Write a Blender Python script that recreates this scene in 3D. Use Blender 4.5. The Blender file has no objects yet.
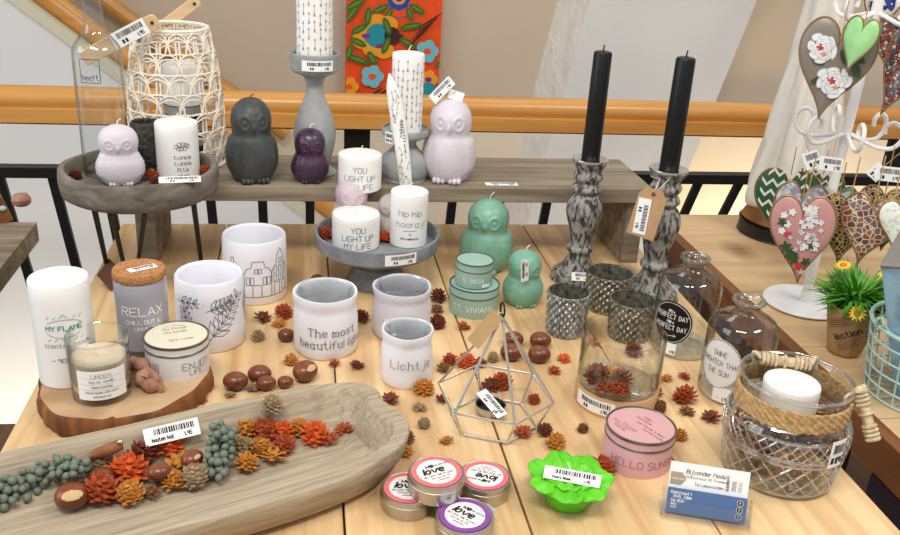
import bpy, bmesh, math, random
from mathutils import Vector, Matrix
random.seed(7)
PI = math.pi
sin, cos = math.sin, math.cos
SC = bpy.context.scene
COL = SC.collection

# ------------------------------------------------------------------ camera (table top is z=0, table depth runs along +Y)
F = 895.5
CP, CR, CA, H = math.radians(22.58), math.radians(3.47), math.radians(9.88), .57
cf = Vector((sin(CA)*cos(CP), cos(CA)*cos(CP), -sin(CP)))
cx = Vector((cos(CA), -sin(CA), 0)); cu = cx.cross(cf)
cx, cu = cos(CR)*cx+sin(CR)*cu, -sin(CR)*cx+cos(CR)*cu
CAM = Vector((0, 0, H))
cd = bpy.data.cameras.new('camera'); cam = bpy.data.objects.new('camera', cd); COL.objects.link(cam)
cd.sensor_width = 36; cd.lens = 36*F/900; cd.clip_start = .01; cd.clip_end = 100
m3 = Matrix((cx, cu, -cf)).transposed()
cam.matrix_world = Matrix.Translation(CAM) @ m3.to_4x4()
SC.camera = cam

def ray(px, py): return cf+cx*((px-450)/F)+cu*((267.5-py)/F)
def at(px, py, z=0.):
    d = ray(px, py); return CAM+d*((z-H)/d.z)
def atY(px, py, Y):
    d = ray(px, py); return CAM+d*(Y/d.y)
def proj(P):
    d = Vector(P)-CAM; z = d.dot(cf); return 450+F*d.dot(cx)/z, 267.5-F*d.dot(cu)/z, z
def ht(P, py):
    lo, hi = -1., 1.5
    for _ in range(50):
        m = (lo+hi)/2
        if proj((P[0], P[1], m))[1] > py: lo = m
        else: hi = m
    return lo
def cyl(xl, xr, yt, yb, z0=0.):
    """base centre, radius and height of an upright round thing from its outline in the photograph"""
    G = at((xl+xr)/2, yb, z0); d = Vector((G.x, G.y, 0)).normalized(); r = .03
    for _ in range(9):
        P = G+d*r; r = (xr-xl)/2*proj(P)[2]/F
    return P, r, ht(P, yt)-z0
def face(P):            # turn that makes a thing's own -Y look at the viewer
    return math.atan2(-P[0], P[1])

# ------------------------------------------------------------------ materials
MATS = {}
def newmat(name):
    m = bpy.data.materials.new(name); m.use_nodes = True
    nt = m.node_tree; nt.nodes.clear()
    out = nt.nodes.new('ShaderNodeOutputMaterial')
    MATS[name] = m
    return m, nt, out
def s2l(c):
    return tuple(((v/255)/12.92 if v/255 <= .04045 else ((v/255+.055)/1.055)**2.4) for v in c)
def mat(name, rgb, rough=.5, metal=0., var=.0, vscale=30., bump=0., bscale=60., rgb2=None, sss=0., sheen=0., spec=.5, coat=0., stretch=(1, 1, 1), lo=.35, hi=.65, detail=4.):
    """plain or mottled surface; rgb, rgb2 are display colours 0-255"""
    m, nt, out = newmat(name)
    N, L = nt.nodes, nt.links
    b = N.new('ShaderNodeBsdfPrincipled'); L.new(b.outputs[0], out.inputs[0])
    c = s2l(rgb)
    b.inputs['Base Color'].default_value = (*c, 1)
    b.inputs['Roughness'].default_value = rough; b.inputs['Metallic'].default_value = metal
    b.inputs['Specular IOR Level'].default_value = spec
    if coat: b.inputs['Coat Weight'].default_value = coat; b.inputs['Coat Roughness'].default_value = .1
    if sss:
        b.inputs['Subsurface Weight'].default_value = sss
        b.inputs['Subsurface Radius'].default_value = (.008, .006, .005); b.inputs['Subsurface Scale'].default_value = 1.
    if sheen: b.inputs['Sheen Weight'].default_value = sheen
    if var or rgb2 or bump:
        tc = N.new('ShaderNodeTexCoord'); mp = N.new('ShaderNodeMapping'); L.new(tc.outputs['Object'], mp.inputs[0])
        mp.inputs['Scale'].default_value = stretch
    if var or rgb2:
        nz = N.new('ShaderNodeTexNoise'); nz.inputs['Scale'].default_value = vscale; nz.inputs['Detail'].default_value = detail
        L.new(mp.outputs[0], nz.inputs['Vector'])
        r = N.new('ShaderNodeValToRGB'); L.new(nz.outputs[0], r.inputs[0])
        r.color_ramp.elements[0].position = lo; r.color_ramp.elements[1].position = hi
        c2 = s2l(rgb2) if rgb2 else tuple(min(1, v*(1+var)) for v in c)
        c1 = c if rgb2 else tuple(v*(1-var) for v in c)
        r.color_ramp.elements[0].color = (*c1, 1); r.color_ramp.elements[1].color = (*c2, 1)
        L.new(r.outputs[0], b.inputs['Base Color'])
    if bump:
        n2 = N.new('ShaderNodeTexNoise'); n2.inputs['Scale'].default_value = bscale; n2.inputs['Detail'].default_value = 5
        L.new(mp.outputs[0], n2.inputs['Vector'])
        bp = N.new('ShaderNodeBump'); bp.inputs['Strength'].default_value = min(1, bump); bp.inputs['Distance'].default_value = .004*max(1, bump)
        L.new(n2.outputs[0], bp.inputs['Height']); L.new(bp.outputs[0], b.inputs['Normal'])
    return m
def wood(name, a, b_, scale=6., stretch=(9, 1, 9), knots=0., rough=.5, bump=.25, dark=None, plank=None, contrast=(.3, .7)):
    """grained timber; grain runs along the axis with the smallest stretch; plank=(axis, width, offset) tones each board"""
    m, nt, out = newmat(name); N, L = nt.nodes, nt.links
    p = N.new('ShaderNodeBsdfPrincipled'); L.new(p.outputs[0], out.inputs[0])
    p.inputs['Roughness'].default_value = rough
    tc = N.new('ShaderNodeTexCoord'); mp = N.new('ShaderNodeMapping'); L.new(tc.outputs['Object'], mp.inputs[0])
    mp.inputs['Scale'].default_value = stretch
    src = mp.outputs[0]
    if plank:
        ax, w, off = plank
        sx = N.new('ShaderNodeSeparateXYZ'); L.new(tc.outputs['Object'], sx.inputs[0])
        ad = N.new('ShaderNodeMath'); ad.operation = 'SUBTRACT'; L.new(sx.outputs[ax], ad.inputs[0]); ad.inputs[1].default_value = off
        dv = N.new('ShaderNodeMath'); dv.operation = 'DIVIDE'; L.new(ad.outputs[0], dv.inputs[0]); dv.inputs[1].default_value = w
        fl = N.new('ShaderNodeMath'); fl.operation = 'FLOOR'; L.new(dv.outputs[0], fl.inputs[0])
        wn = N.new('ShaderNodeTexWhiteNoise'); wn.noise_dimensions = '1D'; L.new(fl.outputs[0], wn.inputs['W'])
        va = N.new('ShaderNodeVectorMath'); va.operation = 'MULTIPLY_ADD'; L.new(wn.outputs['Color'], va.inputs[0]); va.inputs[1].default_value = (7, 7, 7); L.new(mp.outputs[0], va.inputs[2])
        src = va.outputs[0]
    nz = N.new('ShaderNodeTexNoise'); nz.inputs['Scale'].default_value = scale; nz.inputs['Detail'].default_value = 8; nz.inputs['Distortion'].default_value = .6
    L.new(src, nz.inputs['Vector'])
    r = N.new('ShaderNodeValToRGB'); L.new(nz.outputs[0], r.inputs[0])
    r.color_ramp.elements[0].position, r.color_ramp.elements[1].position = contrast
    r.color_ramp.elements[0].color = (*s2l(b_), 1); r.color_ramp.elements[1].color = (*s2l(a), 1)
    col = r.outputs[0]
    if plank:
        hv = N.new('ShaderNodeHueSaturation'); L.new(col, hv.inputs['Color'])
        mr = N.new('ShaderNodeMapRange'); L.new(wn.outputs['Value'], mr.inputs[0]); mr.inputs[3].default_value = .9; mr.inputs[4].default_value = 1.06
        L.new(mr.outputs[0], hv.inputs['Value']); col = hv.outputs[0]
    if knots:
        mk = N.new('ShaderNodeMapping'); L.new(tc.outputs['Object'], mk.inputs[0])
        mk.inputs['Scale'].default_value = (knots, knots*.6, knots)
        vo = N.new('ShaderNodeTexVoronoi'); vo.inputs['Scale'].default_value = 1; vo.inputs['Randomness'].default_value = 1; L.new(mk.outputs[0], vo.inputs['Vector'])
        r2 = N.new('ShaderNodeValToRGB'); L.new(vo.outputs['Distance'], r2.inputs[0])
        r2.color_ramp.elements[0].position = .04; r2.color_ramp.elements[1].position = .15
        r2.color_ramp.elements[0].color = (.75, .75, .75, 1); r2.color_ramp.elements[1].color = (0, 0, 0, 1)
        mx = N.new('ShaderNodeMix'); mx.data_type = 'RGBA'; L.new(r2.outputs[0], mx.inputs['Factor'])
        L.new(col, mx.inputs['A']); mx.inputs['B'].default_value = (*s2l(dark or (120, 78, 40)), 1)
        col = mx.outputs['Result']
    L.new(col, p.inputs['Base Color'])
    bp = N.new('ShaderNodeBump'); bp.inputs['Strength'].default_value = bump; bp.inputs['Distance'].default_value = .002
    L.new(nz.outputs[0], bp.inputs['Height']); L.new(bp.outputs[0], p.inputs['Normal'])
    return m
def glass(name, tint=(.96, .98, .97), edge=(.55, .62, .6), refl=.12, rough=.0):
    """thin-walled glass: clear face on, darker and more mirror-like at grazing angles"""
    m, nt, out = newmat(name); N, L = nt.nodes, nt.links
    lw = N.new('ShaderNodeLayerWeight'); lw.inputs['Blend'].default_value = .5
    r = N.new('ShaderNodeValToRGB'); L.new(lw.outputs['Facing'], r.inputs[0])
    r.color_ramp.elements[0].position = .45; r.color_ramp.elements[1].position = .97
    r.color_ramp.elements[0].color = (*tint, 1); r.color_ramp.elements[1].color = (*edge, 1)
    t = N.new('ShaderNodeBsdfTransparent'); L.new(r.outputs[0], t.inputs[0])
    g = N.new('ShaderNodeBsdfGlossy'); g.inputs['Roughness'].default_value = rough; g.inputs[0].default_value = (1, 1, 1, 1)
    pw = N.new('ShaderNodeMath'); pw.operation = 'POWER'; L.new(lw.outputs['Facing'], pw.inputs[0]); pw.inputs[1].default_value = 3.2
    ml = N.new('ShaderNodeMath'); ml.operation = 'MULTIPLY_ADD'; L.new(pw.outputs[0], ml.inputs[0]); ml.inputs[1].default_value = .75; ml.inputs[2].default_value = refl*.25; ml.use_clamp = True
    mx = N.new('ShaderNodeMixShader'); L.new(ml.outputs[0], mx.inputs[0]); L.new(t.outputs[0], mx.inputs[1]); L.new(g.outputs[0], mx.inputs[2])
    L.new(mx.outputs[0], out.inputs[0])
    return m
def patterned(name, cols, scale=60., kind='F1', line=None, lw=.06, rough=.25):
    """printed pattern: coloured voronoi cells with optional line work"""
    m, nt, out = newmat(name); N, L = nt.nodes, nt.links
    p = N.new('ShaderNodeBsdfPrincipled'); L.new(p.outputs[0], out.inputs[0]); p.inputs['Roughness'].default_value = rough
    tc = N.new('ShaderNodeTexCoord')
    vo = N.new('ShaderNodeTexVoronoi'); vo.inputs['Scale'].default_value = scale; L.new(tc.outputs['Object'], vo.inputs['Vector'])
    sp = N.new('ShaderNodeSeparateColor'); L.new(vo.outputs['Color'], sp.inputs[0])
    r = N.new('ShaderNodeValToRGB'); r.color_ramp.interpolation = 'CONSTANT'; L.new(sp.outputs[0], r.inputs[0])
    e = r.color_ramp.elements
    while len(e) < len(cols): e.new(.5)
    for i, c in enumerate(cols): e[i].position = i/len(cols)
    for i, c in enumerate(cols): e[i].color = (*s2l(c), 1)
    col = r.outputs[0]
    if line:
        v2 = N.new('ShaderNodeTexVoronoi'); v2.feature = 'DISTANCE_TO_EDGE'; v2.inputs['Scale'].default_value = scale; L.new(tc.outputs['Object'], v2.inputs['Vector'])
        lt = N.new('ShaderNodeMath'); lt.operation = 'LESS_THAN'; L.new(v2.outputs['Distance'], lt.inputs[0]); lt.inputs[1].default_value = lw
        mx = N.new('ShaderNodeMix'); mx.data_type = 'RGBA'; L.new(lt.outputs[0], mx.inputs['Factor']); L.new(col, mx.inputs['A']); mx.inputs['B'].default_value = (*s2l(line), 1)
        col = mx.outputs['Result']
    L.new(col, p.inputs['Base Color'])
    return m

# ------------------------------------------------------------------ mesh collector
class MB:
    def __init__(s): s.v = []; s.f = []; s.m = []
    def add(s, vs, fs, m=0):
        o = len(s.v); s.v += [tuple(v) for v in vs]
        for i, f in enumerate(fs):
            s.f.append([o+k for k in f]); s.m.append(m[i] if isinstance(m, (list, tuple)) else m)
        return s
    def lathe(s, prof, n=48, m=0, c=(0, 0, 0), fn=None):
        """spin (r,z) profile; m may list one slot per profile step; fn(r,a,z)->(r,z) shapes it"""
        vs, fs, ms, rows = [], [], [], []
        for (r, z) in prof:
            if r <= 1e-7: rows.append([len(vs)]); vs.append((c[0], c[1], c[2]+z)); continue
            row = []
            for i in range(n):
                a = 2*PI*i/n; rr, zz = (r, z) if fn is None else fn(r, a, z)
                row.append(len(vs)); vs.append((c[0]+rr*cos(a), c[1]+rr*sin(a), c[2]+zz))
            rows.append(row)
        for k in range(len(rows)-1):
            A, B = rows[k], rows[k+1]; mm = m[k] if isinstance(m, (list, tuple)) else m
            for i in range(n):
                j = (i+1) % n
                if len(A) == 1 and len(B) == 1: break
                if len(A) == 1: fs.append((A[0], B[j], B[i]))
                elif len(B) == 1: fs.append((A[i], A[j], B[0]))
                else: fs.append((A[i], A[j], B[j], B[i]))
                ms.append(mm)
        return s.add(vs, fs, ms)
    def box(s, x0, x1, y0, y1, z0, z1, m=0, M=None):
        vs = [Vector((x, y, z)) for z in (z0, z1) for y in (y0, y1) for x in (x0, x1)]
        if M: vs = [M @ v for v in vs]
        return s.add(vs, [(0, 2, 3, 1), (4, 5, 7, 6), (0, 1, 5, 4), (2, 6, 7, 3), (0, 4, 6, 2), (1, 3, 7, 5)], m)
    def tube(s, pts, r, n=8, m=0, closed=False):
        pts = [Vector(p) for p in pts]; k = len(pts); R = r if isinstance(r, (list, tuple)) else [r]*k
        vs, fs = [], []; up = None
        for i, p in enumerate(pts):
            a = pts[(i-1) % k] if (closed or i) else p; b = pts[(i+1) % k] if (closed or i < k-1) else p
            t = (b-a)
            if t.length < 1e-9: t = Vector((0, 0, 1))
            t.normalize()
            if up is None: up = t.orthogonal().normalized()
            up = (up-t*up.dot(t))
            up = up.normalized() if up.length > 1e-6 else t.orthogonal().normalized()
            w = t.cross(up)
            for j in range(n):
                an = 2*PI*j/n; vs.append(p+(up*cos(an)+w*sin(an))*R[i])
        for i in range(k if closed else k-1):
            for j in range(n):
                A = i*n+j; B = i*n+(j+1) % n; C_ = ((i+1) % k)*n+(j+1) % n; D = ((i+1) % k)*n+j
                fs.append((A, B, C_, D))
        if not closed: fs += [tuple(range(n))[::-1], tuple((k-1)*n+j for j in range(n))]
        return s.add(vs, fs, m)
    def sph(s, c, r, n=16, k=10, m=0, M=None):
        rx, ry, rz = r if isinstance(r, (list, tuple)) else (r, r, r)
        t = MB(); t.lathe([(sin(PI*i/k), -cos(PI*i/k)) if 0 < i < k else (0, -cos(PI*i/k)) for i in range(k+1)], n, m)
        vs = [Vector((x*rx, y*ry, z*rz)) for x, y, z in t.v]
        if M: vs = [M @ v for v in vs]
        return s.add([v+Vector(c) for v in vs], t.f, m)
    def prism(s, poly, fa, fb, m=0, caps=True):
        """loop of 2D points carried to two 3D positions by fa, fb"""
        n = len(poly); vs = [fa(*p) for p in poly]+[fb(*p) for p in poly]
        fs = [(i, (i+1) % n, n+(i+1) % n, n+i) for i in range(n)]
        if caps: fs += [tuple(range(n))[::-1], tuple(range(n, 2*n))]
        return s.add(vs, fs, m)
    def xform(s, M, start=0):
        s.v[start:] = [tuple(M @ Vector(v)) for v in s.v[start:]]; return s
    def mesh(s, name, mats, smooth=35):
        me = bpy.data.meshes.new(name); me.from_pydata(s.v, [], s.f)
        for m in (mats if isinstance(mats, (list, tuple)) else [mats]): me.materials.append(MATS[m])
        me.polygons.foreach_set('material_index', s.m)
        bm = bmesh.new(); bm.from_mesh(me); bmesh.ops.recalc_face_normals(bm, faces=bm.faces); bm.to_mesh(me); bm.free()
        if smooth:
            me.polygons.foreach_set('use_smooth', [True]*len(me.polygons)); me.set_sharp_from_angle(angle=math.radians(smooth))
        me.update(); return me
    def build(s, name, mats, parent=None, loc=(0, 0, 0), rz=0., smooth=35, bev=0., rot=None):
        o = bpy.data.objects.new(name, s.mesh(name, mats, smooth)); COL.objects.link(o)
        o.location = loc; o.rotation_euler = rot or (0, 0, rz); o.parent = parent
        if bev:
            b = o.modifiers.new('bevel', 'BEVEL'); b.width = bev; b.segments = 2; b.limit_method = 'ANGLE'
        return o
def tag(o, label, cat, group=None, kind=None):
    o['label'] = label; o['category'] = cat
    if group: o['group'] = group
    if kind: o['kind'] = kind
    return o
def thing(name, label, cat, loc=(0, 0, 0), rz=0., group=None, rot=None):
    o = bpy.data.objects.new(name, None); COL.objects.link(o); o.empty_display_size = .02
    o.location = loc; o.rotation_euler = rot or (0, 0, rz)
    return tag(o, label, cat, group)
def struct(o): o['kind'] = 'structure'; return o
def dup(root, loc=None, rz=None, label=None, rot=None, scale=None):
    c = root.copy(); COL.objects.link(c)
    if loc is not None: c.location = loc
    if rz is not None: c.rotation_euler = (0, 0, rz)
    if rot is not None: c.rotation_euler = rot
    if scale: c.scale = (scale,)*3
    if label: c['label'] = label
    for ch in list(root.children):
        d = ch.copy(); COL.objects.link(d); d.parent = c
        for g in list(ch.children):
            e = g.copy(); COL.objects.link(e); e.parent = d
    return c

# ------------------------------------------------------------------ hand-drawn lettering (strokes on a 4 x 8 grid, base line 2)
GLY = {k: v for k, v in (t.split('=') for t in (
 "A=02 28 42|14 34;B=02 08 38 47 46 35 05|35 44 43 32 02;C=47 38 18 07 03 12 32 43;D=02 08 28 46 44 22 02;E=48 08 02 42|05 35;F=48 08 02|05 35;"
 "G=47 38 18 07 03 12 32 43 45 25;H=02 08|42 48|05 45;I=02 08;J=03 12 22 33 38;K=02 08|48 05 42;L=08 02 42;M=02 08 25 48 42;N=02 08 42 48;"
 "O=18 07 03 12 32 43 47 38 18;P=02 08 38 47 46 35 05;Q=18 07 03 12 32 43 47 38 18|24 42;R=02 08 38 47 46 35 05|25 42;S=47 38 18 07 06 15 35 44 43 32 12 03;"
 "T=08 48|28 22;U=08 03 12 32 43 48;V=08 22 48;W=08 12 25 32 48;X=02 48|08 42;Y=08 25 48|25 22;Z=08 48 02 42;"
 "a=36 16 05 03 12 32|36 32 42;b=08 02 22 33 35 26 06;c=35 26 16 05 03 12 22 33;d=38 32 12 03 05 16 36;e=04 34 35 26 16 05 03 12 32;f=38 28 17 12|06 26;"
 "g=36 16 05 03 12 32|36 31 20 00;h=08 02|05 16 26 35 32;i=06 02|08 07;j=26 21 10 00|28 27;k=08 02|36 04 32;l=08 02;m=06 02|05 16 25 22|25 36 45 42;"
 "n=06 02|05 16 26 35 32;o=16 05 03 12 22 33 35 26 16;p=06 00|06 26 35 33 22 02;r=06 02|04 16 26;s=36 16 05 14 24 33 22 02;t=18 13 22 32|06 26;"
 "u=06 03 12 22 32|36 32;v=06 22 46;w=06 12 24 32 46;y=06 13 23|36 33 20 00;z=06 36 02 32;!=08 04|03 02;.=02 03;,=02 11;'=08 06;&=42 07 18 27 04 03 12 33;"
 "0=18 07 03 12 32 43 47 38 18;1=06 18 12;2=07 18 38 46 02 42;5=48 08 05 35 43 32 02;9=45 15 07 18 38 47 42;-=15 35;+=25 05|25 45;:=03 04|06 07").split(';'))}
def strokes(txt, h, cx=0., cy=0., slant=0., serif=False, jit=0., track=1.4, xs=1.):
    """polylines of a line of text, capital height h, centred at cx,cy"""
    k = h/6; x = 0; out = []
    for ch in txt:
        if ch == ' ': x += 2.6; continue
        g = GLY.get(ch)
        if not g: x += 2; continue
        w = 0; dy = random.uniform(-jit, jit)
        for st in g.split('|'):
            pl = [(x+int(p[0])*xs+(int(p[1])-2)*slant, int(p[1])-5+dy) for p in st.split(' ')]
            w = max([w]+[int(p[0])*xs for p in st.split(' ')]); out.append(pl)
            if serif and len(pl) > 1 and ch not in 'ijltfL':
                for e, q in ((pl[0], pl[1]), (pl[-1], pl[-2])):
                    if abs(e[0]-q[0]) < .3: out.append([(e[0]-.55, e[1]), (e[0]+.55, e[1])])
        x += w+track
    W = x-track
    return [[(cx+(a-W/2)*k, cy+b*k) for a, b in pl] for pl in out]
def ribbons(mb, lines, w, fn, m=0, step=.004):
    """thin inked strokes laid on a surface; fn(u,v)->3D just above it"""
    for pl in lines:
        q = [Vector(pl[0])]
        for p in pl[1:]:
            p = Vector(p); d = (p-q[-1]).length; k = max(1, math.ceil(d/step)); a = q[-1]
            for i in range(1, k+1): q.append(a.lerp(p, i/k))
        if len(q) < 2: continue
        L_, R_ = [], []
        for i, p in enumerate(q):
            t = q[min(i+1, len(q)-1)]-q[max(i-1, 0)]
            if t.length < 1e-9: t = Vector((1, 0))
            t.normalize(); nrm = Vector((-t.y, t.x))*w/2
            e = t*w*.35*(-1 if i == 0 else 1 if i == len(q)-1 else 0)
            L_.append(fn(*(p+nrm+e))); R_.append(fn(*(p-nrm+e)))
        n = len(q)
        mb.add(L_+R_, [(i, i+1, n+i+1, n+i) for i in range(n-1)], m)
def on_cyl(r, z0=0., r1=None, z1=None, a0=0.):
    """wrap u,v onto the -Y side of an upright round wall (r at z0, r1 at z1)"""
    def f(u, v, d=.0004):
        rr = r if r1 is None else r+(r1-r)*(v-z0)/(z1-z0)
        a = -PI/2+a0+u/max(r, 1e-6)
        return ((rr+d)*cos(a), (rr+d)*sin(a), v)
    return f
def on_plane(o, U, V, d=.0004):
    o, U, V = Vector(o), Vector(U).normalized(), Vector(V).normalized(); n = U.cross(V).normalized()
    return lambda u, v, e=d: tuple(o+U*u+V*v+n*e)
def sheet(mb, u0, u1, v0, v1, fn, m=0, nu=8, nv=1, th=.0003, d=.0003):
    """a paper label with thickness lying on fn's surface"""
    A = [[fn(u0+(u1-u0)*i/nu, v0+(v1-v0)*j/nv, d) for i in range(nu+1)] for j in range(nv+1)]
    B = [[fn(u0+(u1-u0)*i/nu, v0+(v1-v0)*j/nv, d+th) for i in range(nu+1)] for j in range(nv+1)]
    k = (nu+1)*(nv+1); vs = [p for r in A for p in r]+[p for r in B for p in r]; fs = []
    for j in range(nv):
        for i in range(nu):
            q = j*(nu+1)+i; fs += [(q, q+nu+1, q+nu+2, q+1), (k+q, k+q+1, k+q+nu+2, k+q+nu+1)]
    for i in range(nu): fs += [(i, i+1, k+i+1, k+i), (nv*(nu+1)+i, k+nv*(nu+1)+i, k+nv*(nu+1)+i+1, nv*(nu+1)+i+1)]
    for j in range(nv): a = j*(nu+1); b = a+nu+1; fs += [(a, k+a, k+b, b), (a+nu, b+nu, k+b+nu, k+a+nu)]
    return mb.add(vs, fs, m)
def disc_label(mb, cu_, cv, ru, rv, fn, m=0, n=40, d=.0003, rings=5):
    vs = [fn(cu_, cv, d)]; fs = []
    for k in range(1, rings+1):
        for i in range(n): vs.append(fn(cu_+ru*k/rings*cos(2*PI*i/n), cv+rv*k/rings*sin(2*PI*i/n), d))
    for i in range(n): fs.append((0, 1+i, 1+(i+1) % n))
    for k in range(rings-1):
        for i in range(n):
            a = 1+k*n+i; b = 1+k*n+(i+1) % n; fs.append((a, a+n, b+n, b))
    return mb.add(vs, fs, m)
def ellipse(cu_, cv, ru, rv, n=40): return [(cu_+ru*cos(2*PI*i/n), cv+rv*sin(2*PI*i/n)) for i in range(n+1)]
def price(parent, w, h, fn, name='price_sticker', rnd=1, words='', nu=8, bars=True):
    """white paper price sticker: bar code above, a line of small print with the price below"""
    mb = MB(); R_ = random.Random(rnd)
    sheet(mb, -w/2, w/2, -h/2, h/2, fn, 0, nu)
    g = lambda u, v: fn(u, v, .0009)
    x = -w*.32
    while bars and x < w*.42:
        b = w*R_.choice((.012, .02, .03)); mb.add([g(x, h*.02), g(x+b, h*.02), g(x+b, h*.36), g(x, h*.36)], [(0, 1, 2, 3)], 1); x += b+w*R_.choice((.012, .02))
    ln = strokes(words or 'lll lll', h*.2, -w*.18, -h*.24, xs=.8)+strokes('1,95', h*.2, w*.28, -h*.24, xs=.8)
    s_ = max((abs(p[0]) for l in ln for p in l), default=0)
    if s_ > w*.46: ln = [[(a*w*.46/s_, b) for a, b in l] for l in ln]
    ribbons(mb, ln, h*.05, g, 1)
    return mb.build(name, ['paper', 'ink'], parent, smooth=0)
# ------------------------------------------------------------------ palette
wood('pine_table', (236, 203, 154), (202, 158, 106), 4.2, (9, .6, 9), knots=5.6, rough=.42, bump=.14, contrast=(.34, .62), plank=(0, .183, .035), dark=(140, 95, 52))
wood('pine_side', (224, 192, 148), (196, 158, 112), 3.2, (.7, 8, 8), knots=4., rough=.45, bump=.12, plank=(1, .19, 1.43), dark=(130, 92, 56))
wood('brown_edge', (146, 92, 46), (112, 66, 30), 5, (8, 1, 8), rough=.6)
wood('rail_wood', (216, 158, 84), (188, 126, 56), 3, (.6, 6, 6), rough=.28, bump=.05)
wood('grey_board', (160, 146, 124), (110, 97, 80), 5, (.8, 9, 9), knots=5, rough=.8, bump=.5, dark=(70, 58, 46))
wood('tray_wood', (134, 124, 112), (84, 76, 68), 7, (4, 1.2, 8), rough=.85, bump=.9)
wood('dough_wood', (186, 171, 148), (148, 132, 108), 13, (.9, 16, 14), rough=.8, bump=.7, contrast=(.3, .7))
wood('slice_top', (200, 168, 130), (164, 128, 92), 9, (2, 2, 2), rough=.75, bump=.3)
wood('bark', (150, 92, 48), (66, 38, 22), 16, (2.2, 2.2, .5), rough=.9, bump=1.)
wood('pale_base', (214, 176, 132), (196, 156, 112), 5, (1.5, 1.5, 6), rough=.55)
wood('floor_boards', (120, 80, 46), (86, 54, 30), 4, (9, .8, 9), rough=.5, plank=(0, .12, 0))
wood('handle_wood', (226, 196, 152), (196, 158, 112), 12, (1, 6, 6), rough=.6)
mat('cork', (196, 140, 88), .9, rgb2=(160, 106, 60), vscale=260, bump=.5, bscale=300)
mat('plaster', (224, 221, 216), .9, var=.05, vscale=3, bump=1.2, bscale=9)
mat('plaster_rough', (238, 235, 228), .95, var=.05, vscale=5, bump=3.5, bscale=14)
mat('wall_beige', (206, 190, 168), .9, var=.04, vscale=2)
mat('wall_white', (219, 220, 221), .85, var=.02, vscale=2)
mat('cream_wall', (234, 220, 196), .85, var=.02, vscale=2)
mat('trim_pale', (206, 200, 176), .6)
mat('black_metal', (22, 22, 23), .45, .3)
mat('steel_dark', (30, 30, 32), .5, .5)
mat('silver', (205, 205, 202), .22, 1., bump=.05, bscale=40)
mat('brushed', (190, 188, 182), .34, 1., var=.06, vscale=40)
mat('frame_metal', (214, 211, 204), .22, .9)
mat('paper', (244, 244, 242), .7)
mat('ink', (28, 28, 30), .7)
mat('ink_grey', (92, 92, 96), .7)
mat('ink_teal', (60, 140, 136), .7)
mat('ink_red', (196, 70, 84), .7)
mat('ink_pink', (150, 96, 106), .7)
mat('ink_white', (246, 246, 244), .6)
mat('kraft', (186, 148, 108), .85, var=.06, vscale=60)
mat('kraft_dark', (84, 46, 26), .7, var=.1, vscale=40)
mat('white_wax', (244, 242, 238), .42, var=.012, vscale=30, sss=.25)
mat('ivory_wax', (232, 226, 210), .5, sss=.2)
mat('beige_wax', (222, 204, 178), .5, sss=.2)
mat('lavender_wax', (214, 206, 214), .42, var=.03, vscale=30, sss=.25)
mat('rose_wax', (206, 186, 194), .42, var=.03, vscale=30, sss=.25)
mat('pale_grey_wax', (186, 178, 172), .45, var=.05, vscale=25, sss=.2)
mat('plum_wax', (72, 44, 70), .34, rgb2=(52, 28, 52), vscale=40, sss=.1, coat=.2)
mat('slate_wax', (74, 78, 76), .45, rgb2=(58, 62, 60), vscale=30, sss=.1)
mat('jade_wax', (134, 182, 160), .36, rgb2=(112, 164, 142), vscale=25, sss=.25)
mat('lime_wax', (104, 206, 34), .38, rgb2=(84, 190, 20), vscale=40, sss=.25)
mat('black_wax', (12, 13, 14), .4, spec=.35)
mat('wick', (232, 228, 216), .8)
mat('wick_black', (30, 28, 26), .8)
mat('canvas', (234, 234, 242), .95, var=.02, vscale=300, bump=.10, bscale=700)
mat('canvas_lilac', (212, 210, 220), .95, var=.04, vscale=300, bump=.10, bscale=700)
mat('white_ceramic', (234, 234, 242), .5, var=.015, vscale=20)
mat('white_tin', (232, 232, 232), .35)
mat('tin_cream', (228, 220, 196), .5)
mat('relax_grey', (158, 156, 166), .25, coat=.3)
mat('relax_foot', (96, 92, 84), .12, coat=.6)
mat('sage_tin', (158, 190, 176), .45, rgb2=(146, 180, 168), vscale=20)
mat('sage_ring', (70, 88, 84), .4)
mat('pink_tin', (224, 176, 186), .42, var=.02, vscale=20)
mat('pink_lid', (208, 160, 160), .5)
mat('tin_ring', (120, 116, 118), .3, .8)
mat('label_coral', (228, 122, 116), .55, rgb2=(216, 88, 112), vscale=16)
mat('label_purple', (146, 76, 158), .55, rgb2=(120, 56, 146), vscale=16)
mat('label_white', (236, 234, 230), .6)
mat('concrete', (142, 146, 150), .9, rgb2=(118, 122, 128), vscale=40, bump=.5, bscale=120)
mat('concrete_pale', (168, 168, 166), .9, rgb2=(146, 148, 148), vscale=30, bump=.35, bscale=120)
mat('distressed', (60, 55, 51), .8, rgb2=(158, 154, 148), vscale=120, bump=.9, bscale=140, stretch=(1.5, 1.5, .45), lo=.40, hi=.56)
mat('mercury', (96, 98, 98), .28, .7, rgb2=(196, 200, 200), vscale=120, lo=.3, hi=.7)
mat('mercury_dark', (84, 82, 72), .3, .65, rgb2=(168, 164, 148), vscale=120, lo=.3, hi=.7)
mat('moss_dark', (66, 64, 50), .6, rgb2=(34, 34, 28), vscale=120, bump=1.2, bscale=160)
mat('rattan', (240, 230, 214), .75, var=.06, vscale=60)
mat('chestnut', (138, 72, 36), .34, rgb2=(88, 40, 20), vscale=18, coat=.15)
mat('hilum', (206, 172, 128), .8, var=.08, vscale=80)
mat('cinnamon', (150, 92, 52), .7, rgb2=(112, 62, 34), vscale=50, stretch=(1, 1, .2))
mat('drift', (188, 142, 116), .75, rgb2=(146, 100, 78), vscale=40, bump=.6)
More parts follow.
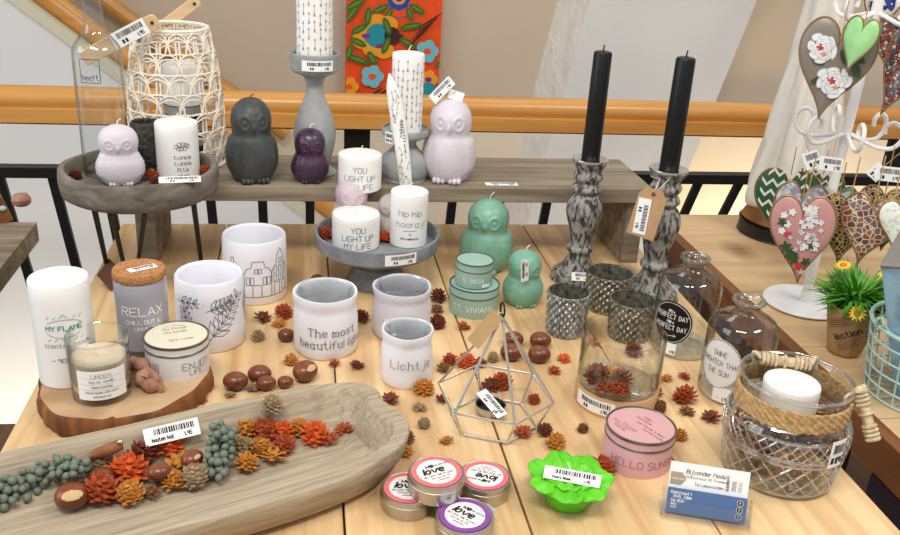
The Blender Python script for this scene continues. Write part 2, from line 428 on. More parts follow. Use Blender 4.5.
mat('berry', (128, 138, 122), .6, rgb2=(84, 98, 86), vscale=60)
mat('cone_rust', (188, 86, 38), .7, rgb2=(132, 50, 22), vscale=90)
mat('cone_orange', (220, 104, 34), .7, rgb2=(186, 68, 20), vscale=90)
mat('cone_amber', (212, 146, 54), .7, rgb2=(160, 96, 28), vscale=90)
mat('cone_maroon', (132, 60, 36), .7, rgb2=(84, 34, 20), vscale=90)
mat('cone_beige', (188, 162, 122), .8, rgb2=(112, 92, 66), vscale=90)
mat('cone_brown', (140, 92, 48), .7, rgb2=(88, 54, 26), vscale=90)
mat('jute', (206, 174, 124), .9, rgb2=(170, 132, 84), vscale=160, bump=.8, bscale=240)
mat('rope', (218, 200, 168), .9, rgb2=(188, 164, 126), vscale=140, bump=.7, bscale=240)
mat('white_metal', (240, 239, 236), .4)
mat('plate_white', (240, 240, 242), .25)
mat('mint_wire', (176, 208, 198), .45)
mat('leaf_green', (98, 172, 44), .5, rgb2=(58, 130, 26), vscale=60)
mat('petal_yellow', (244, 206, 40), .6)
mat('flower_eye', (206, 120, 40), .8)
mat('news_kraft', (174, 140, 96), .85, var=.06, vscale=60)
mat('cloth_white', (216, 211, 202), .85, var=.04, vscale=20, bump=.4, bscale=30)
mat('amber_wood', (150, 98, 40), .4, rgb2=(84, 50, 20), vscale=14)
mat('base_black', (26, 22, 20), .4)
mat('violet_box', (64, 52, 72), .5)
mat('blue_pack', (150, 186, 206), .3, rgb2=(104, 140, 162), vscale=30)
mat('blue_card', (78, 108, 158), .5)
mat('taupe', (166, 152, 128), .6)
mat('string', (222, 214, 198), .9)
mat('heart_rim', (150, 120, 84), .45, .6)
mat('rose_ground', (128, 118, 104), .35)
mat('petal_white', (226, 224, 222), .4); mat('petal_grey', (186, 184, 188), .4); mat('rose_red', (196, 44, 50), .4); mat('rose_orange', (214, 140, 84), .4)
mat('dark_leaf', (46, 72, 34), .45); mat('pink_ground', (190, 138, 132), .35)
mat('green_heart', (166, 216, 150), .4, rgb2=(140, 198, 126), vscale=40)
mat('banner_orange', (244, 82, 22), .85, var=.05, vscale=60)
mat('banner_teal', (36, 146, 160), .85); mat('banner_sky', (116, 190, 200), .85); mat('banner_green', (48, 112, 44), .85); mat('banner_yellow', (240, 160, 30), .85)
mat('banner_blue', (34, 74, 170), .85); mat('banner_dark', (62, 34, 22), .85); mat('banner_purple', (140, 40, 120), .85); mat('banner_olive', (130, 130, 30), .85)
patterned('blue_floral', [(24, 44, 110), (24, 44, 110), (36, 66, 140), (210, 206, 190)], 110)
patterned('red_teal_floral', [(178, 84, 74), (74, 100, 108), (206, 188, 172), (110, 58, 54), (120, 150, 150)], 230, line=(70, 50, 50), lw=.08)
patterned('black_gold', [(30, 26, 24), (120, 90, 50), (60, 46, 30), (30, 30, 40)], 190, line=(196, 164, 110), lw=.09)
patterned('brown_star', [(126, 74, 56), (96, 66, 62), (150, 92, 66), (110, 88, 92)], 125, line=(214, 190, 160), lw=.06)
patterned('white_print', [(226, 234, 220), (232, 238, 228), (228, 236, 224), (232, 238, 228), (206, 222, 190), (230, 236, 226), (228, 196, 198)], 240)
patterned('grey_print', [(150, 148, 158), (176, 176, 184), (196, 196, 204), (140, 136, 150)], 190)
patterned('blue_green_print', [(130, 164, 170), (90, 130, 110), (176, 200, 200)], 70)
mat('zig_green', (44, 92, 56), .35); mat('zig_white', (232, 230, 216), .35)
glass('clear_glass', (.965, .975, .965), (.34, .38, .36), .25)
glass('bottle_glass', (.945, .96, .95), (.14, .17, .16), .3)
glass('thick_glass', (.965, .975, .97), (.55, .6, .6), .4)
glass('acrylic', (.985, .99, .99), (.8, .84, .86), .25)
glass('ridge_glass', (.93, .94, .93), (.55, .57, .57), 1.1)
glass('cut_glass', (.95, .955, .95), (.5, .51, .51), .35)

# ------------------------------------------------------------------ the setting
RY = 2.05                                            # railing line behind the tables
fl = MB(); fl.box(-2.2, 3.2, -1.2, RY+.06, -.83, -.75); struct(fl.build('floor', 'floor_boards', smooth=0))
fl = MB(); fl.box(-3.0, 4.5, RY+.06, 4.2, -2.2, -2.1); struct(fl.build('floor_lower', 'cream_wall', smooth=0))
w = MB(); w.box(-3.0, 4.5, 3.5, 3.62, -2.1, -.30, 1); w.box(-3.0, 4.5, 3.5, 3.62, -.30, 2.2, 0)
struct(w.build('wall_back', ['wall_beige', 'cream_wall'], smooth=0))
# plastered raking pier in front of the back wall
YF = 3.25
def pz(px, py, Y=YF): p = atY(px, py, Y); return p
A_, B_, C_, D_ = pz(590, 0), pz(548, 150), pz(696, 150), pz(757, 0)
def ext(P, Q, z): t = (z-P.z)/(Q.z-P.z); return P.x+(Q.x-P.x)*t
poly = [(ext(A_, B_, 2.2), 2.2), (ext(A_, B_, -2.1), -2.1), (ext(D_, C_, -2.1), -2.1), (ext(D_, C_, 2.2), 2.2)]
pr = MB()
vs = [(x, YF, z) for x, z in poly]+[(x-(.045 if i < 2 else 0), 3.5, z) for i, (x, z) in enumerate(poly)]
pr.add(vs, [(0, 1, 2, 3), (4, 5, 1, 0), (3, 2, 6, 7), (0, 3, 7, 4), (1, 5, 6, 2)], [0, 1, 0, 0, 0])
struct(pr.build('wall_pier', ['plaster', 'plaster_rough'], smooth=0))
wl = MB(); wl.box(1.0, 4.4, 3.40, 3.5, -2.1, -.29); struct(wl.build('wall_lit_slab', 'cream_wall', smooth=0))  # added cream slab: warm lamplight on the wall right of the pier, as colour
# low stair wall with a raking wooden handrail, left, beyond the railing
YS = 2.75
P0, P1 = atY(20, 8, YS), atY(290, 206, YS)
sl = (P1.z-P0.z)/(P1.x-P0.x)
xa, xb = -2.6, .75
za, zb = P0.z+sl*(xa-P0.x), P0.z+sl*(xb-P0.x)
sw = MB(); sw.prism([(xa, za), (xa, -2.1), (xb, -2.1), (xb, zb)], lambda a, b: (a, YS, b), lambda a, b: (a, YS+.1, b))
struct(sw.build('wall_stair', 'wall_white', smooth=0))
tr = MB(); tr.prism([(xa, za+.001), (xb, zb+.001), (xb, zb+.04), (xa, za+.04)], lambda a, b: (a, YS-.012, b), lambda a, b: (a, YS+.112, b))
struct(tr.build('trim_stair', 'trim_pale', smooth=0))
def raking_rail(name, label, P, slope, x0, x1, Y, r=.032, lift=.04):
    m = MB(); pts = [(x, Y, P.z+slope*(x-P.x)+lift) for x in (x0, x1)]
    m.tube(pts, r, 12); return tag(m.build(name, 'rail_wood'), label, 'handrail')
raking_rail('stair_handrail', 'sloping orange wooden handrail on top of the low white stair wall', P0, sl, xa, xb, YS+.05, lift=.071)
P2 = atY(128, 20, 3.42)
raking_rail('stair_handrail', 'second sloping wooden handrail, fixed high on the beige wall behind the clear bottle', P2, sl*.95, -2.2, P2.x+.55, 3.44, .03, 0)
# railing
rl = thing('stair_railing', 'stair railing with orange wooden handrail over black metal bars behind the tables', 'railing', (0, RY, -.75))
def inr(m): return m.xform(Matrix.Translation((0, -RY, .75)))
hr = MB()
prof = [(-.034, .064), (.034, .064), (.034, .094), (.026, .097), (.032, .108), (.030, .122), (.02, .134), (0, .139), (-.02, .134), (-.030, .122), (-.032, .108), (-.026, .097), (-.034, .094)]
hr.prism(prof, lambda a, b: (-2.4, RY+a, b), lambda a, b: (3.2, RY+a, b)); inr(hr).build('handrail', 'rail_wood', rl, smooth=40)
b = MB(); b.box(-2.4, 3.2, RY-.02, RY+.02, .058, .0645); inr(b).build('steel_strip', 'black_metal', rl, smooth=0)
b = MB(); b.box(-2.4, 3.2, RY-.016, RY+.016, -.066, -.042); inr(b).build('middle_bar', 'black_metal', rl, smooth=0)
for px in (357, -60, 900):
    q = atY(px, 140, RY); b = MB(); b.box(q.x-.03, q.x+.03, RY-.006, RY+.006, -.045, .06); inr(b).build('bracket', 'black_metal', rl, smooth=0)
def splay(X):
    k = [(-.9, .16), (-.566, .135), (0, .0), (.58, -.09), (1.0, -.31), (1.2, -.4), (2, -.4)]
    if X <= k[0][0]: return k[0][1]
    for (a, u), (c, v) in zip(k, k[1:]):
        if X <= c: return u+(v-u)*(X-a)/(c-a)
    return k[-1][1]
for px in (10, 62, 112, 163, 212, 263, 310, 357, 404, 451, 498, 545, 593, 640, 685, 724, 766, 812, 858, 905):
    q = atY(px, 212, RY); s_ = splay(q.x); m = MB()
    x1 = q.x-s_*(-.066+.0-q.z)*-1 if False else q.x+s_*(q.z+.05); zb_ = -.75
    x0 = x1+s_*(-.05-zb_)
    m.prism([(-.0105, -.006), (.0105, -.006), (.0105, .006), (-.0105, .006)], lambda a, b: (x1-s_*0+a, RY+b, -.05), lambda a, b: (x0+a, RY+b, zb_))
    inr(m).build('baluster', 'black_metal', rl, smooth=0)
# floral hanging on the back wall
ban = thing('floral_wall_hanging', 'bright orange wall hanging with teal, blue and yellow flowers behind the railing', 'wall hanging', (0, 3.44, 0))
a0, a1 = atY(345, 106, 3.44), atY(443, -14, 3.44); X0, X1, Z0, Z1 = a0.x, a1.x, a0.z, a1.z
bw = MB(); bw.box(X0, X1, -.01, .01, Z0, Z1); bw.build('cloth', 'banner_orange', ban, smooth=0)
bf = MB(); BM = ['banner_orange', 'banner_teal', 'banner_sky', 'banner_green', 'banner_yellow', 'banner_blue', 'banner_dark', 'banner_purple', 'banner_olive']
bl_ = [0]
def bpt(px, py):
    p = atY(px, py, 3.42); return p.x, p.z
def blob(px, py, rx, ry, m, rot=0, n=20):
    bl_[0] += 1; x, z = bpt(px, py); k = 3.42/F*1.09; Y = -.0105-bl_[0]*.00025
    P = []
    for i in range(n):
        a = 2*PI*i/n; u, v = rx*cos(a)*k, ry*sin(a)*k
        P.append((min(max(x+u*cos(rot)-v*sin(rot), X0+.002), X1-.002), Y, min(max(z+u*sin(rot)+v*cos(rot), Z0+.002), Z1-.002)))
    bf.add(P, [tuple(range(n))], m)
def flower(px, py, r, mo, mc, n=6, pr_=.55):
    for i in range(n): blob(px+r*.62*cos(2*PI*i/n), py+r*.62*sin(2*PI*i/n), r*pr_, r*pr_, mo)
    blob(px, py, r*.38, r*.3, mc)
def leaf(px, py, L, wd, rot, m=3): blob(px, py, L, wd, m, rot); blob(px, py, L*.7, wd*.3, 8, rot)
flower(399, 0, 21, 1, 1, 12, .26); blob(399, 0, 17, 15, 0); flower(399, -1, 11, 5, 4, 8, .4); blob(399, -1, 6, 5, 4); blob(399, -1, 3, 2.5, 5)
for d in (-1, 1): leaf(399+d*18, 9, 8, 3, d*-.5)
leaf(389, 14, 6, 2.6, 1.1); leaf(410, 14, 6, 2.6, -1.1)
for q in ((366, 34), (377, 23), (388, 25), (362, 40), (372, 48), (384, 50)): blob(*q, 9, 8, 4)
blob(378, 36, 11, 11, 1); blob(371, 38, 6, 5, 1); blob(366, 36, 4, 2, 7); blob(380, 46, 4, 2, 7); blob(392, 36, 7, 8, 6); blob(398, 37, 5, 3, 6)
for q in ((359, 29, .5), (358, 42, -.4), (386, 45, 1.2), (387, 26, -1.2), (368, 16, 1.5)): leaf(q[0], q[1], 8, 3, q[2])
for q in ((351, 14, .9, 12), (355, 4, .5, 10), (357, 59, -.3, 11), (372, 58, -1., 7), (411, 26, .2, 10), (408, 43, -.5, 9), (441, 64, .3, 6), (349, 52, 1.3, 8)): leaf(q[0], q[1], q[3], 3.2, q[2])
flower(427, 51, 9.5, 2, 0, 5); flower(372, 76, 9.5, 2, 0, 5); flower(428, 79, 8, 4, 7, 5); blob(427, 88, 8, 6, 1); flower(349, 86, 8, 4, 0, 5)
for i in range(4): blob(430-i*4, 20+i*5.5, 13, .8, 6, .6+i*.06)
for i in range(2): blob(372+i*7, 94, 12, 1.2, 6, .6)
bf.build('flower_print', BM, ban, smooth=0)

# ------------------------------------------------------------------ tables
tb = thing('display_table', 'long pine plank table carrying the candles and candle holders', 'table', (0, 1., -.75))
t = MB(); XS = [-.322, -.142, .035, .216, .405, .595]
for a, c in zip(XS, XS[1:]): t.box(a+.0012, c-.0012, .5, 1.56, -.035, 0)
t.xform(Matrix.Translation((0, -1., .75))); t.build('tabletop', 'pine_table', tb, smooth=0, bev=.0012)
for x in (-.29, .51):
    for y in (.54, 1.46):
        m = MB(); m.box(x, x+.06, y-1, y-.94, 0, .715); m.build('leg', 'pine_table', tb, smooth=0)
m = MB(); m.box(-.28, .56, -.42, -.40, .635, .715); m.box(-.28, .56, .47, .49, .635, .715); m.build('apron', 'pine_table', tb, smooth=0)
st = thing('side_table', 'wooden plank table with brown edge standing right of the gap', 'table', (1.2, 1., -.75))
t = MB(); YS_ = [.45, .67, .86, 1.05, 1.24, 1.43, 1.62]
for a, c in zip(YS_, YS_[1:]): t.box(.70, 1.75, a+.001, c-.001, -.035, 0)
t.xform(Matrix.Translation((-1.2, -1., .75))); t.build('tabletop', 'pine_side', st, smooth=0, bev=.001)
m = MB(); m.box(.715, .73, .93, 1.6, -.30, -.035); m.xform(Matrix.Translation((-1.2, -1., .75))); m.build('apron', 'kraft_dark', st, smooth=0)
m = MB(); m.box(.68, .70, .45, 1.62, -.05, 0); m.xform(Matrix.Translation((-1.2, -1., .75))); m.build('edge_board', 'brown_edge', st, smooth=0)
for x in (.95, 1.65):
    for y in (.5, 1.52):
        m = MB(); m.box(x-1.2, x-1.14, y-1, y-.94, 0, .715); m.build('leg', 'brown_edge', st, smooth=0)
vb = thing('storage_box', 'dark violet box under the side table, seen through the gap between tables', 'box', (.81, .68, -.75))
m = MB(); m.box(-.1, .1, -.17, .17, 0, .64); m.build('body', 'violet_box', vb, bev=.004, smooth=0)
m = MB(); m.box(-.105, .105, -.175, .175, .64, .675); m.build('lid', 'violet_box', vb, bev=.004, smooth=0)
# riser bench
rb = thing('riser_bench', 'low grey weathered wooden bench used as riser at back of table', 'bench', (.2, 1.44, 0))
m = MB(); m.box(-.49, .372, -.085, .095, .112, .137); m.build('seat_board', 'grey_board', rb, bev=.0015, smooth=0)
for x in (-.462, .335):
    m = MB(); m.box(x, x+.03, -.075, .085, 0, .112); m.build('leg', 'grey_board', rb, bev=.0012, smooth=0)
# corner of another wooden display stand, far left
ls = thing('shelf_stand', 'corner of a brown wooden display stand at the left edge', 'stand', (-.62, 1.45, -.75))
m = MB(); q = at(37, 222, 0); m.box(-.25, q.x+.62, -.22, q.y-1.45, .715, .75); m.build('shelf', 'grey_board', ls, smooth=0, bev=.001)
m = MB(); m.box(-.2, -.1, -.15, .0, 0, .715); m.build('leg', 'grey_board', ls, smooth=0)
fr = thing('photo_frame', 'brown wooden frame leaning at the left edge with mint dots', 'frame', at(6, 222, 0), .35)
m = MB(); m.box(-.055, .013, -.006, .006, 0, .09); m.xform(Matrix.Rotation(-.3, 4, 'Y')); m.build('board', 'brown_edge', fr, smooth=0, bev=.001)
m = MB()
for z in (.028, .05): m.sph((.006-.3*z, -.0085, z), (.006, .003, .005), 12, 8)
m.build('mint_dot', 'mint_wire', fr)
q = at(20, 214, 0)
m = MB(); m.lathe([(0, 0), (.012, 0), (.016, .004), (.017, .012), (.012, .02), (0, .023)], 20); tag(m.build('wooden_knob', 'drift', loc=(q.x-.01, q.y+.05, 0)), 'rounded pinkish wooden knob beside the leaning frame at left', 'knob')
# ------------------------------------------------------------------ builders
def cat(pts, k=6):
    """smooth curve through points"""
    P = [Vector(p) for p in pts]; out = []
    for i in range(len(P)-1):
        a, b, c, d = P[max(i-1, 0)], P[i], P[i+1], P[min(i+2, len(P)-1)]
        for j in range(k):
            t = j/k; out.append(.5*((2*b)+(c-a)*t+(2*a-5*b+4*c-d)*t*t+(3*b-a-3*c+d)*t**3))
    out.append(P[-1]); return out
def sprof(pts, k=5):
    q = cat([(r, z) for r, z in pts], k); return [(max(0, p[0]), p[1]) for p in q]
def wickm(parent, z, L=.012, m='wick', bend=(.004, 0), r=.0008, x=0, y=0):
    w = MB(); w.tube(cat([(x, y, z-.002), (x+bend[0]*.2, y+bend[1]*.2, z+L*.5), (x+bend[0], y+bend[1], z+L)], 4), r, 6)
    return w.build('wick', m, parent)
def pillar_prof(r, h, e=.003): return [(0, 0), (r-e*.5, 0), (r, e*.5)]+[(r, e*.5+(h-e*1.5)*i/6) for i in range(1, 7)]+[(r-e*.3, h-e*.3), (r-e, h), (r*.5, h-.0004), (r*.2, h-.0015), (0, h-.002)]
def pillar(name, label, P, r, h, m='white_wax', group=None, cat_='candle', turn=0.):
    t = thing(name, label, cat_, P, face(P)+turn, group)
    b = MB(); b.lathe(pillar_prof(r, h), 56); b.build('wax', m, t)
    wickm(t, h)
    return t
def text_on(parent, lines, fn, w, m='ink', name='printed_text', step=.003):
    b = MB(); ribbons(b, lines, w, lambda u, v: fn(u, v, .0004), 0, step); return b.build(name, m, parent, smooth=0)
OWL = {'tall': [(.20, 0), (.27, .02), (.33, .10), (.362, .24), (.358, .38), (.325, .50), (.288, .575), (.292, .64), (.302, .74), (.275, .85), (.20, .935), (.10, .985), (0, 1)],
       'round': [(.22, 0), (.30, .02), (.37, .12), (.395, .24), (.385, .36), (.33, .47), (.308, .53), (.325, .59), (.345, .71), (.325, .82), (.25, .92), (.12, .98), (0, 1)]}
def owl_mesh(kind, h, m):
    key = ('owl', kind, m)
    prof = sprof([(r, z) for r, z in OWL[kind]], 6)
    ez = .735 if kind == 'tall' else .70
    def g(d, z, d0, z0, sd, sz): return math.exp(-((d-d0)/sd)**2-((z-z0)/sz)**2)
    def fn(r, a, z):
        d = (a+PI/2+PI) % (2*PI)-PI
        k = r
        for s in (-1, 1):
            dd = math.hypot((d-s*.46)*.30, z-ez)
            k += .022*math.exp(-((dd-.078)/.018)**2)-.020*math.exp(-(dd/.06)**2)+.036*math.exp(-(dd/.028)**2)
            wd = abs(d-s*1.45)
            k += .030/(1+math.exp((wd-.62)/.05))*max(0, min(1, (z-.10)/.08))*max(0, min(1, (.56-z)/.06))
            if wd < .62 and .12 < z < .5: k += .005*sin(z*90+wd*6)*max(0, sin(PI*(z-.12)/.38))
        k += .050*g(d, z, 0, ez-.055, .10, .055)+.012*g(d, z, 0, ez+.04, .2, .03)
        if z > .83 and r > .05: k -= .006*max(0, sin(a*13+ (round(z*26) % 2)*PI/1.0))*max(0, sin(z*26*PI))**2
        if .1 < z < .5 and abs(d) < .7: k += .003*sin(d*22)
        return k, z
    b = MB(); b.lathe(prof+[], 112, 0, fn=fn); 
    for s in (-1, 1):
        for q in (-.055, 0, .055):
            b.sph((s*.115+q*1.1, -.25-(.02 if q == 0 else 0), .042), (.040, .08, .048), 12, 8)
    b.add([(0, 0, 0)]+[(.2*cos(2*PI*i/24), .2*sin(2*PI*i/24), 0) for i in range(24)], [(0, 1+(i+1) % 24, 1+i) for i in range(24)])
    b.xform(Matrix.Scale(h, 4)); return b
OWLFLAT = {}
def owl(name, label, P, r, h, kind, m, turn=0., group=None, wick='wick', flat=1.):
    t = thing(name, label, 'candle', P, face(P)+turn, group)
    b = owl_mesh(kind, h, m)
    sx = r/(max(abs(v[0]) for v in b.v)); b.xform(Matrix.Diagonal((sx, min(sx*1.0, 1.15)*flat, 1, 1)))
    b.build('body', m, t, smooth=60); wickm(t, h, .004 if wick == 'wick_black' else .012 if h > .1 else .007, wick, (.006, .002))
    return t
def votive(t, r, h, wall, m, name='body', r0=None):
    r0 = r0 or r; b = MB()
    b.lathe([(0, 0), (r0-.002, 0), (r0, .002), (r0+(r-r0)*.3, h*.3), (r0+(r-r0)*.7, h*.7), (r-.0005, h-.003), (r-wall*.4, h), (r-wall*.7, h-.0005), (r-wall, h-.004), (r-wall, h*.5), (r0-wall, wall*1.2), (0, wall)], 64)
    return b.build(name, m, t, smooth=50)
def tinbox(t, r, h, lid, body, ring, top, ringw=.0025):
    """round tin: can, and a lid with rolled metal edges"""
    b = MB(); hb = h-lid
    b.lathe([(0, 0), (r*.965, 0), (r*.975, .0015), (r*.975, hb), (0, hb)], 56, 0); b.build('can', body, t)
    l = MB(); w = ringw
    l.lathe([(0, hb), (r*.98, hb), (r*1.006, hb+w*.3), (r*1.006, hb+w*.9), (r*.99, hb+w*1.2), (r*.99, h-w*1.4), (r*1.003, h-w), (r, h-w*.2), (r*.965, h), (r*.945, h-.0012), (r*.94, h-.0015), (0, h-.0015)], 56,
            [1, 1, 1, 1, 0, 1, 1, 1, 1, 1, 2])
    return l.build('lid', [body, ring, top], t)

# ------------------------------------------------------------------ log slice and what stands on it
ZS = .026
q = at(123, 376, ZS)
ws = thing('log_slice', 'round bark-edged log slice holding white, beige and grey candles at left', 'wood slice', (q.x, q.y, 0))
rs = 83.5*proj(q)[2]/F
def wob(a): return 1+.03*sin(3*a+1)+.02*sin(5*a+.4)+.012*sin(11*a)-.07*math.exp(-((a-4.75)/.035)**2)
b = MB(); b.lathe([(0, 0), (rs*.955, 0), (rs*.985, .006), (rs*.985, .018), (rs*.965, .024), (rs*.945, ZS), (rs*.93, ZS), (0, ZS)], 120, [1, 1, 1, 1, 1, 0, 0], fn=lambda r, a, z: (r*wob(a)*(1+(.012*sin(23*a)+.008*sin(41*a) if r > rs*.95 else 0)), z))
b.build('slab', ['slice_top', 'bark'], ws, smooth=40)

P, r, h = cyl(44, 99, 276, 389, ZS)
t = pillar('pillar_candle', 'tall ivory-white pillar candle with teal print, standing on the log slice', P, r, h, 'white_wax')
f = on_cyl(r); px = proj(P)[2]/F
L = strokes('MY FLAME', .0056, 0, h*.605, xs=1.1)
text_on(t, L, f, .0011, 'ink_teal')
text_on(t, [ellipse(0, h*.60, .021, .011)[3:17], ellipse(0, h*.60, .021, .011)[23:37], [(-.004, h*.60+.013), (0, h*.60+.018), (.004, h*.60+.013)], [(-.003, h*.60-.013), (0, h*.60-.016), (.003, h*.60-.013)]]+[[(x, h*.6+y), (x+.003, h*.6+y+.003)] for x in (-.018, -.011, .01, .017) for y in (.012, -.015)], f, .0006, 'ink_teal', 'printed_wreath')
text_on(t, strokes('scented candle', .0056, .003, h*.44), f, .0005, 'ink_grey')
text_on(t, strokes('+ 90 HOURS', .005, .003, h*.29), f, .0008, 'ink_teal')

P, r, h = cyl(76, 132, 335, 407, ZS)
t = thing('glass_jar_candle', 'clear drinking-glass candle of beige wax with white paper label', 'candle', P, face(P))
b = MB(); b.lathe([(0, .0005), (r-.003, .0005), (r, .003), (r+.001, h*.5), (r+.0015, h), (r, h+.0008), (r-.0012, h), (r-.0016, h*.5), (r-.003, .008), (0, .008)], 56); b.tube([((r+.0008)*cos(2*PI*i/48), (r+.0008)*sin(2*PI*i/48), h) for i in range(48)], .0009, 6, closed=True); b.build('glass', 'clear_glass', t)
hw = h*.64
b = MB(); b.lathe([(0, .0085), (r-.0045, .0085), (r-.0025, .012), (r-.0022, hw+.002), (r-.005, hw), (0, hw-.001)], 56); b.build('wax', 'beige_wax', t)
wickm(t, hw, .014, 'wick', (-.010, .004))
f = on_cyl(r+.0012)
lb = MB(); sheet(lb, -.026, .028, .010, h*.62, f, 0, 14); 
for i, (tx, s_, y) in enumerate((('LINDEN', .0045, .54), ('soy wax candle', .0028, .45), ('clean burning', .0026, .36), ('hand made with care', .0026, .27), ('natural wax', .0026, .2))):
    ribbons(lb, strokes(tx, s_, 0, h*y), .0004, lambda u, v: f(u, v, .0010), 1)
ribbons(lb, [[(-.022, h*.50), (.024, h*.50)], [(-.022, h*.40), (.024, h*.40)], [(-.022, h*.31), (.024, h*.31)]], .0002, lambda u, v: f(u, v, .0010), 1)
lb.build('paper_label', ['paper', 'ink_grey'], t, smooth=0)

P, r, h = cyl(122, 171, 276, 361, ZS)
t = thing('cork_lid_jar', 'grey lidded jar reading RELAX with a cork top', 'jar', P, face(P))
b = MB(); b.lathe([(0, 0), (r-.003, 0), (r, .003), (r, .012), (r, .013)]+[(r, .013+(h-.016)*i/5) for i in range(1, 6)]+[(r-.002, h), (0, h)], 56, [1, 1, 1, 1]+[0]*20); b.build('body', ['relax_grey', 'relax_foot'], t)
c = MB(); c.lathe([(0, h+.0002), (r*.98, h+.0002), (r*1.02, h+.002), (r*1.02, h+.008), (r*.99, h+.0105), (0, h+.0105)], 48); lid = c.build('cork_lid', 'cork', t)
a_ = .35
price(lid, .034, .012, on_plane((.004, -.002, h+.0105), (cos(a_), sin(a_), 0), (-sin(a_), cos(a_), 0)), rnd=3, nu=1)
f = on_cyl(r)
text_on(t, strokes('RELAX', .0108, 0, h*.66, xs=1.1), f, .0011, 'ink_white')
text_on(t, strokes('CHILL OUT &', .0050, 0, h*.52)+strokes('UNWIND', .0050, .001, h*.435), f, .0007, 'ink_white')

P, r, h = cyl(148, 211, 334, 383, ZS)
t = thing('candle_tin', 'white round candle tin with cream lid on the log slice edge', 'candle tin', P, face(P))
lid = tinbox(t, r, h, .013, 'white_tin', 'tin_ring', 'tin_cream')
f = on_cyl(r*.975, a0=.62)
text_on(t, strokes('ENJOY', .009, 0, h*.42), f, .0007, 'ink_grey'); text_on(t, strokes('LIFE', .006, -.002, h*.22), f, .0005, 'ink_grey')
f2 = on_cyl(r*.975, a0=-.75); text_on(t, [[(x, .008), (x, .022)] for x in (-.004, -.002, 0, .002, .004)], f2, .0006, 'ink_grey')
f3 = on_plane((0, 0, h-.0015), (1, .1, 0), (-.1, 1, 0))
text_on(lid, strokes('my flame', .005, 0, .018)+strokes('soy candle', .004, 0, .009)+[ellipse(0, .016, .014, .010)[2:18]]+strokes('fig & vanilla', .004, .004, -.012), f3, .0004, 'ink_grey')

q = at(147, 384, ZS)
d = MB()
d.tube(cat([(-.018, .028, .010), (-.010, .014, .020), (.002, .004, .016), (-.002, -.010, .008), (.014, -.020, .007), (.020, -.018, .005)], 5), [.004+.005*abs(sin(i*.55+.6)) for i in range(26)], 10)
d.tube(cat([(.002, .004, .014), (.012, -.002, .010), (.016, -.012, .006)], 4), [.007-.0004*i for i in range(9)], 8)
tag(d.build('driftwood_piece', 'drift', loc=(q.x-.003, q.y+.002, ZS)), 'twisted pinkish brown driftwood piece between the glass candle and white tin', 'driftwood')
q = at(104, 291, 0)
k = MB(); k.box(-.016, .018, -.001, .001, 0, .034); k.xform(Matrix.Rotation(.6, 4, 'Y'))
kt = tag(k.build('leather_tag', 'kraft_dark', loc=(q.x, q.y+.004, .012), rot=(-.25, 0, -.5)), 'dark brown leather tag behind the RELAX jar', 'tag')

# ------------------------------------------------------------------ drawn white votives
def frond(u, v, ang, L, n=7, wd=.008):
    out = [[(u, v), (u+L*cos(ang), v+L*sin(ang))]]
    for i in range(1, n):
        for s in (-1, 1):
            b0 = Vector((u+L*cos(ang)*i/n, v+L*sin(ang)*i/n)); a2 = ang+s*.75; l2 = wd*(1.3-.8*i/n)+.004
            e = b0+Vector((cos(a2), sin(a2)))*l2; nn = Vector((-sin(a2), cos(a2)))*l2*.16; mid = (b0+e)/2
            out.append([tuple(b0), tuple(mid+nn), tuple(e), tuple(mid-nn), tuple(b0)])
    return out
P, r, h = cyl(180, 246, 272, 354)
t = thing('ceramic_tealight_holder', 'round white ceramic candle holder drawn with leaf branches', 'candle holder', P, face(P))
votive(t, r, h, .007, 'white_ceramic'); f = on_cyl(r)
L = frond(-.004, h*.18, .95, .078, 8, .016)+frond(-.030, h*.22, 1.75, .044, 5, .012)+frond(-.050, h*.72, .05, .036, 4, .009)+frond(-.006, h*.62, .35, .038, 6, .011)+frond(.055, h*.78, -1.3, .05, 6, .010)
text_on(t, L, f, .0008, 'ink_grey', 'leaf_drawing')
P, r, h = cyl(225, 287, 233, 306)
t = thing('ceramic_tealight_holder', 'round white ceramic candle holder drawn with gabled houses', 'candle holder', P, face(P))
votive(t, r, h, .006, 'white_ceramic'); f = on_cyl(r, a0=.09)
def _unused(): pass
def rect(a, b, c, d): return [(a, b), (c, b), (c, d), (a, d), (a, b)]
H0 = h*.14; L = [[(-.05, H0), (.06, H0)]]
L += [[(-.020, H0), (-.020, h*.52), (-.016, h*.60), (-.010, h*.62), (-.008, h*.72), (.008, h*.72), (.010, h*.62), (.016, h*.60), (.02, h*.52), (.02, H0)], rect(-.008, H0, .005, H0+.019), rect(-.005, h*.53, -.0005, h*.60), rect(.0005, h*.53, .005, h*.60)]
L += [rect(x, y, x+.005, y+.012) for x in (-.017, -.011, .007, .013) for y in (h*.34,)]
L += [[(.02, H0), (.021, h*.56), (.028, h*.64), (.030, h*.78), (.036, h*.88), (.042, h*.78), (.044, h*.64), (.051, h*.56), (.051, H0)], rect(.025, H0, .035, H0+.019)]
L += [rect(x, y, x+.005, y+.010) for x in (.024, .033, .042) for y in (h*.36, h*.50)]+[rect(.034, h*.64, .039, h*.72), rect(.04, H0+.004, .048, H0+.019)]
L += [[(-.02, h*.5), (-.026, h*.56), (-.03, h*.66), (-.036, h*.66), (-.036, h*.76), (-.041, h*.76), (-.041, h*.66), (-.047, h*.66), (-.052, h*.56), (-.052, H0)]]+[rect(x, y, x+.005, y+.010) for x in (-.046, -.034) for y in (h*.26, h*.42)]
text_on(t, L, f, .0009, 'ink_grey', 'house_drawing')

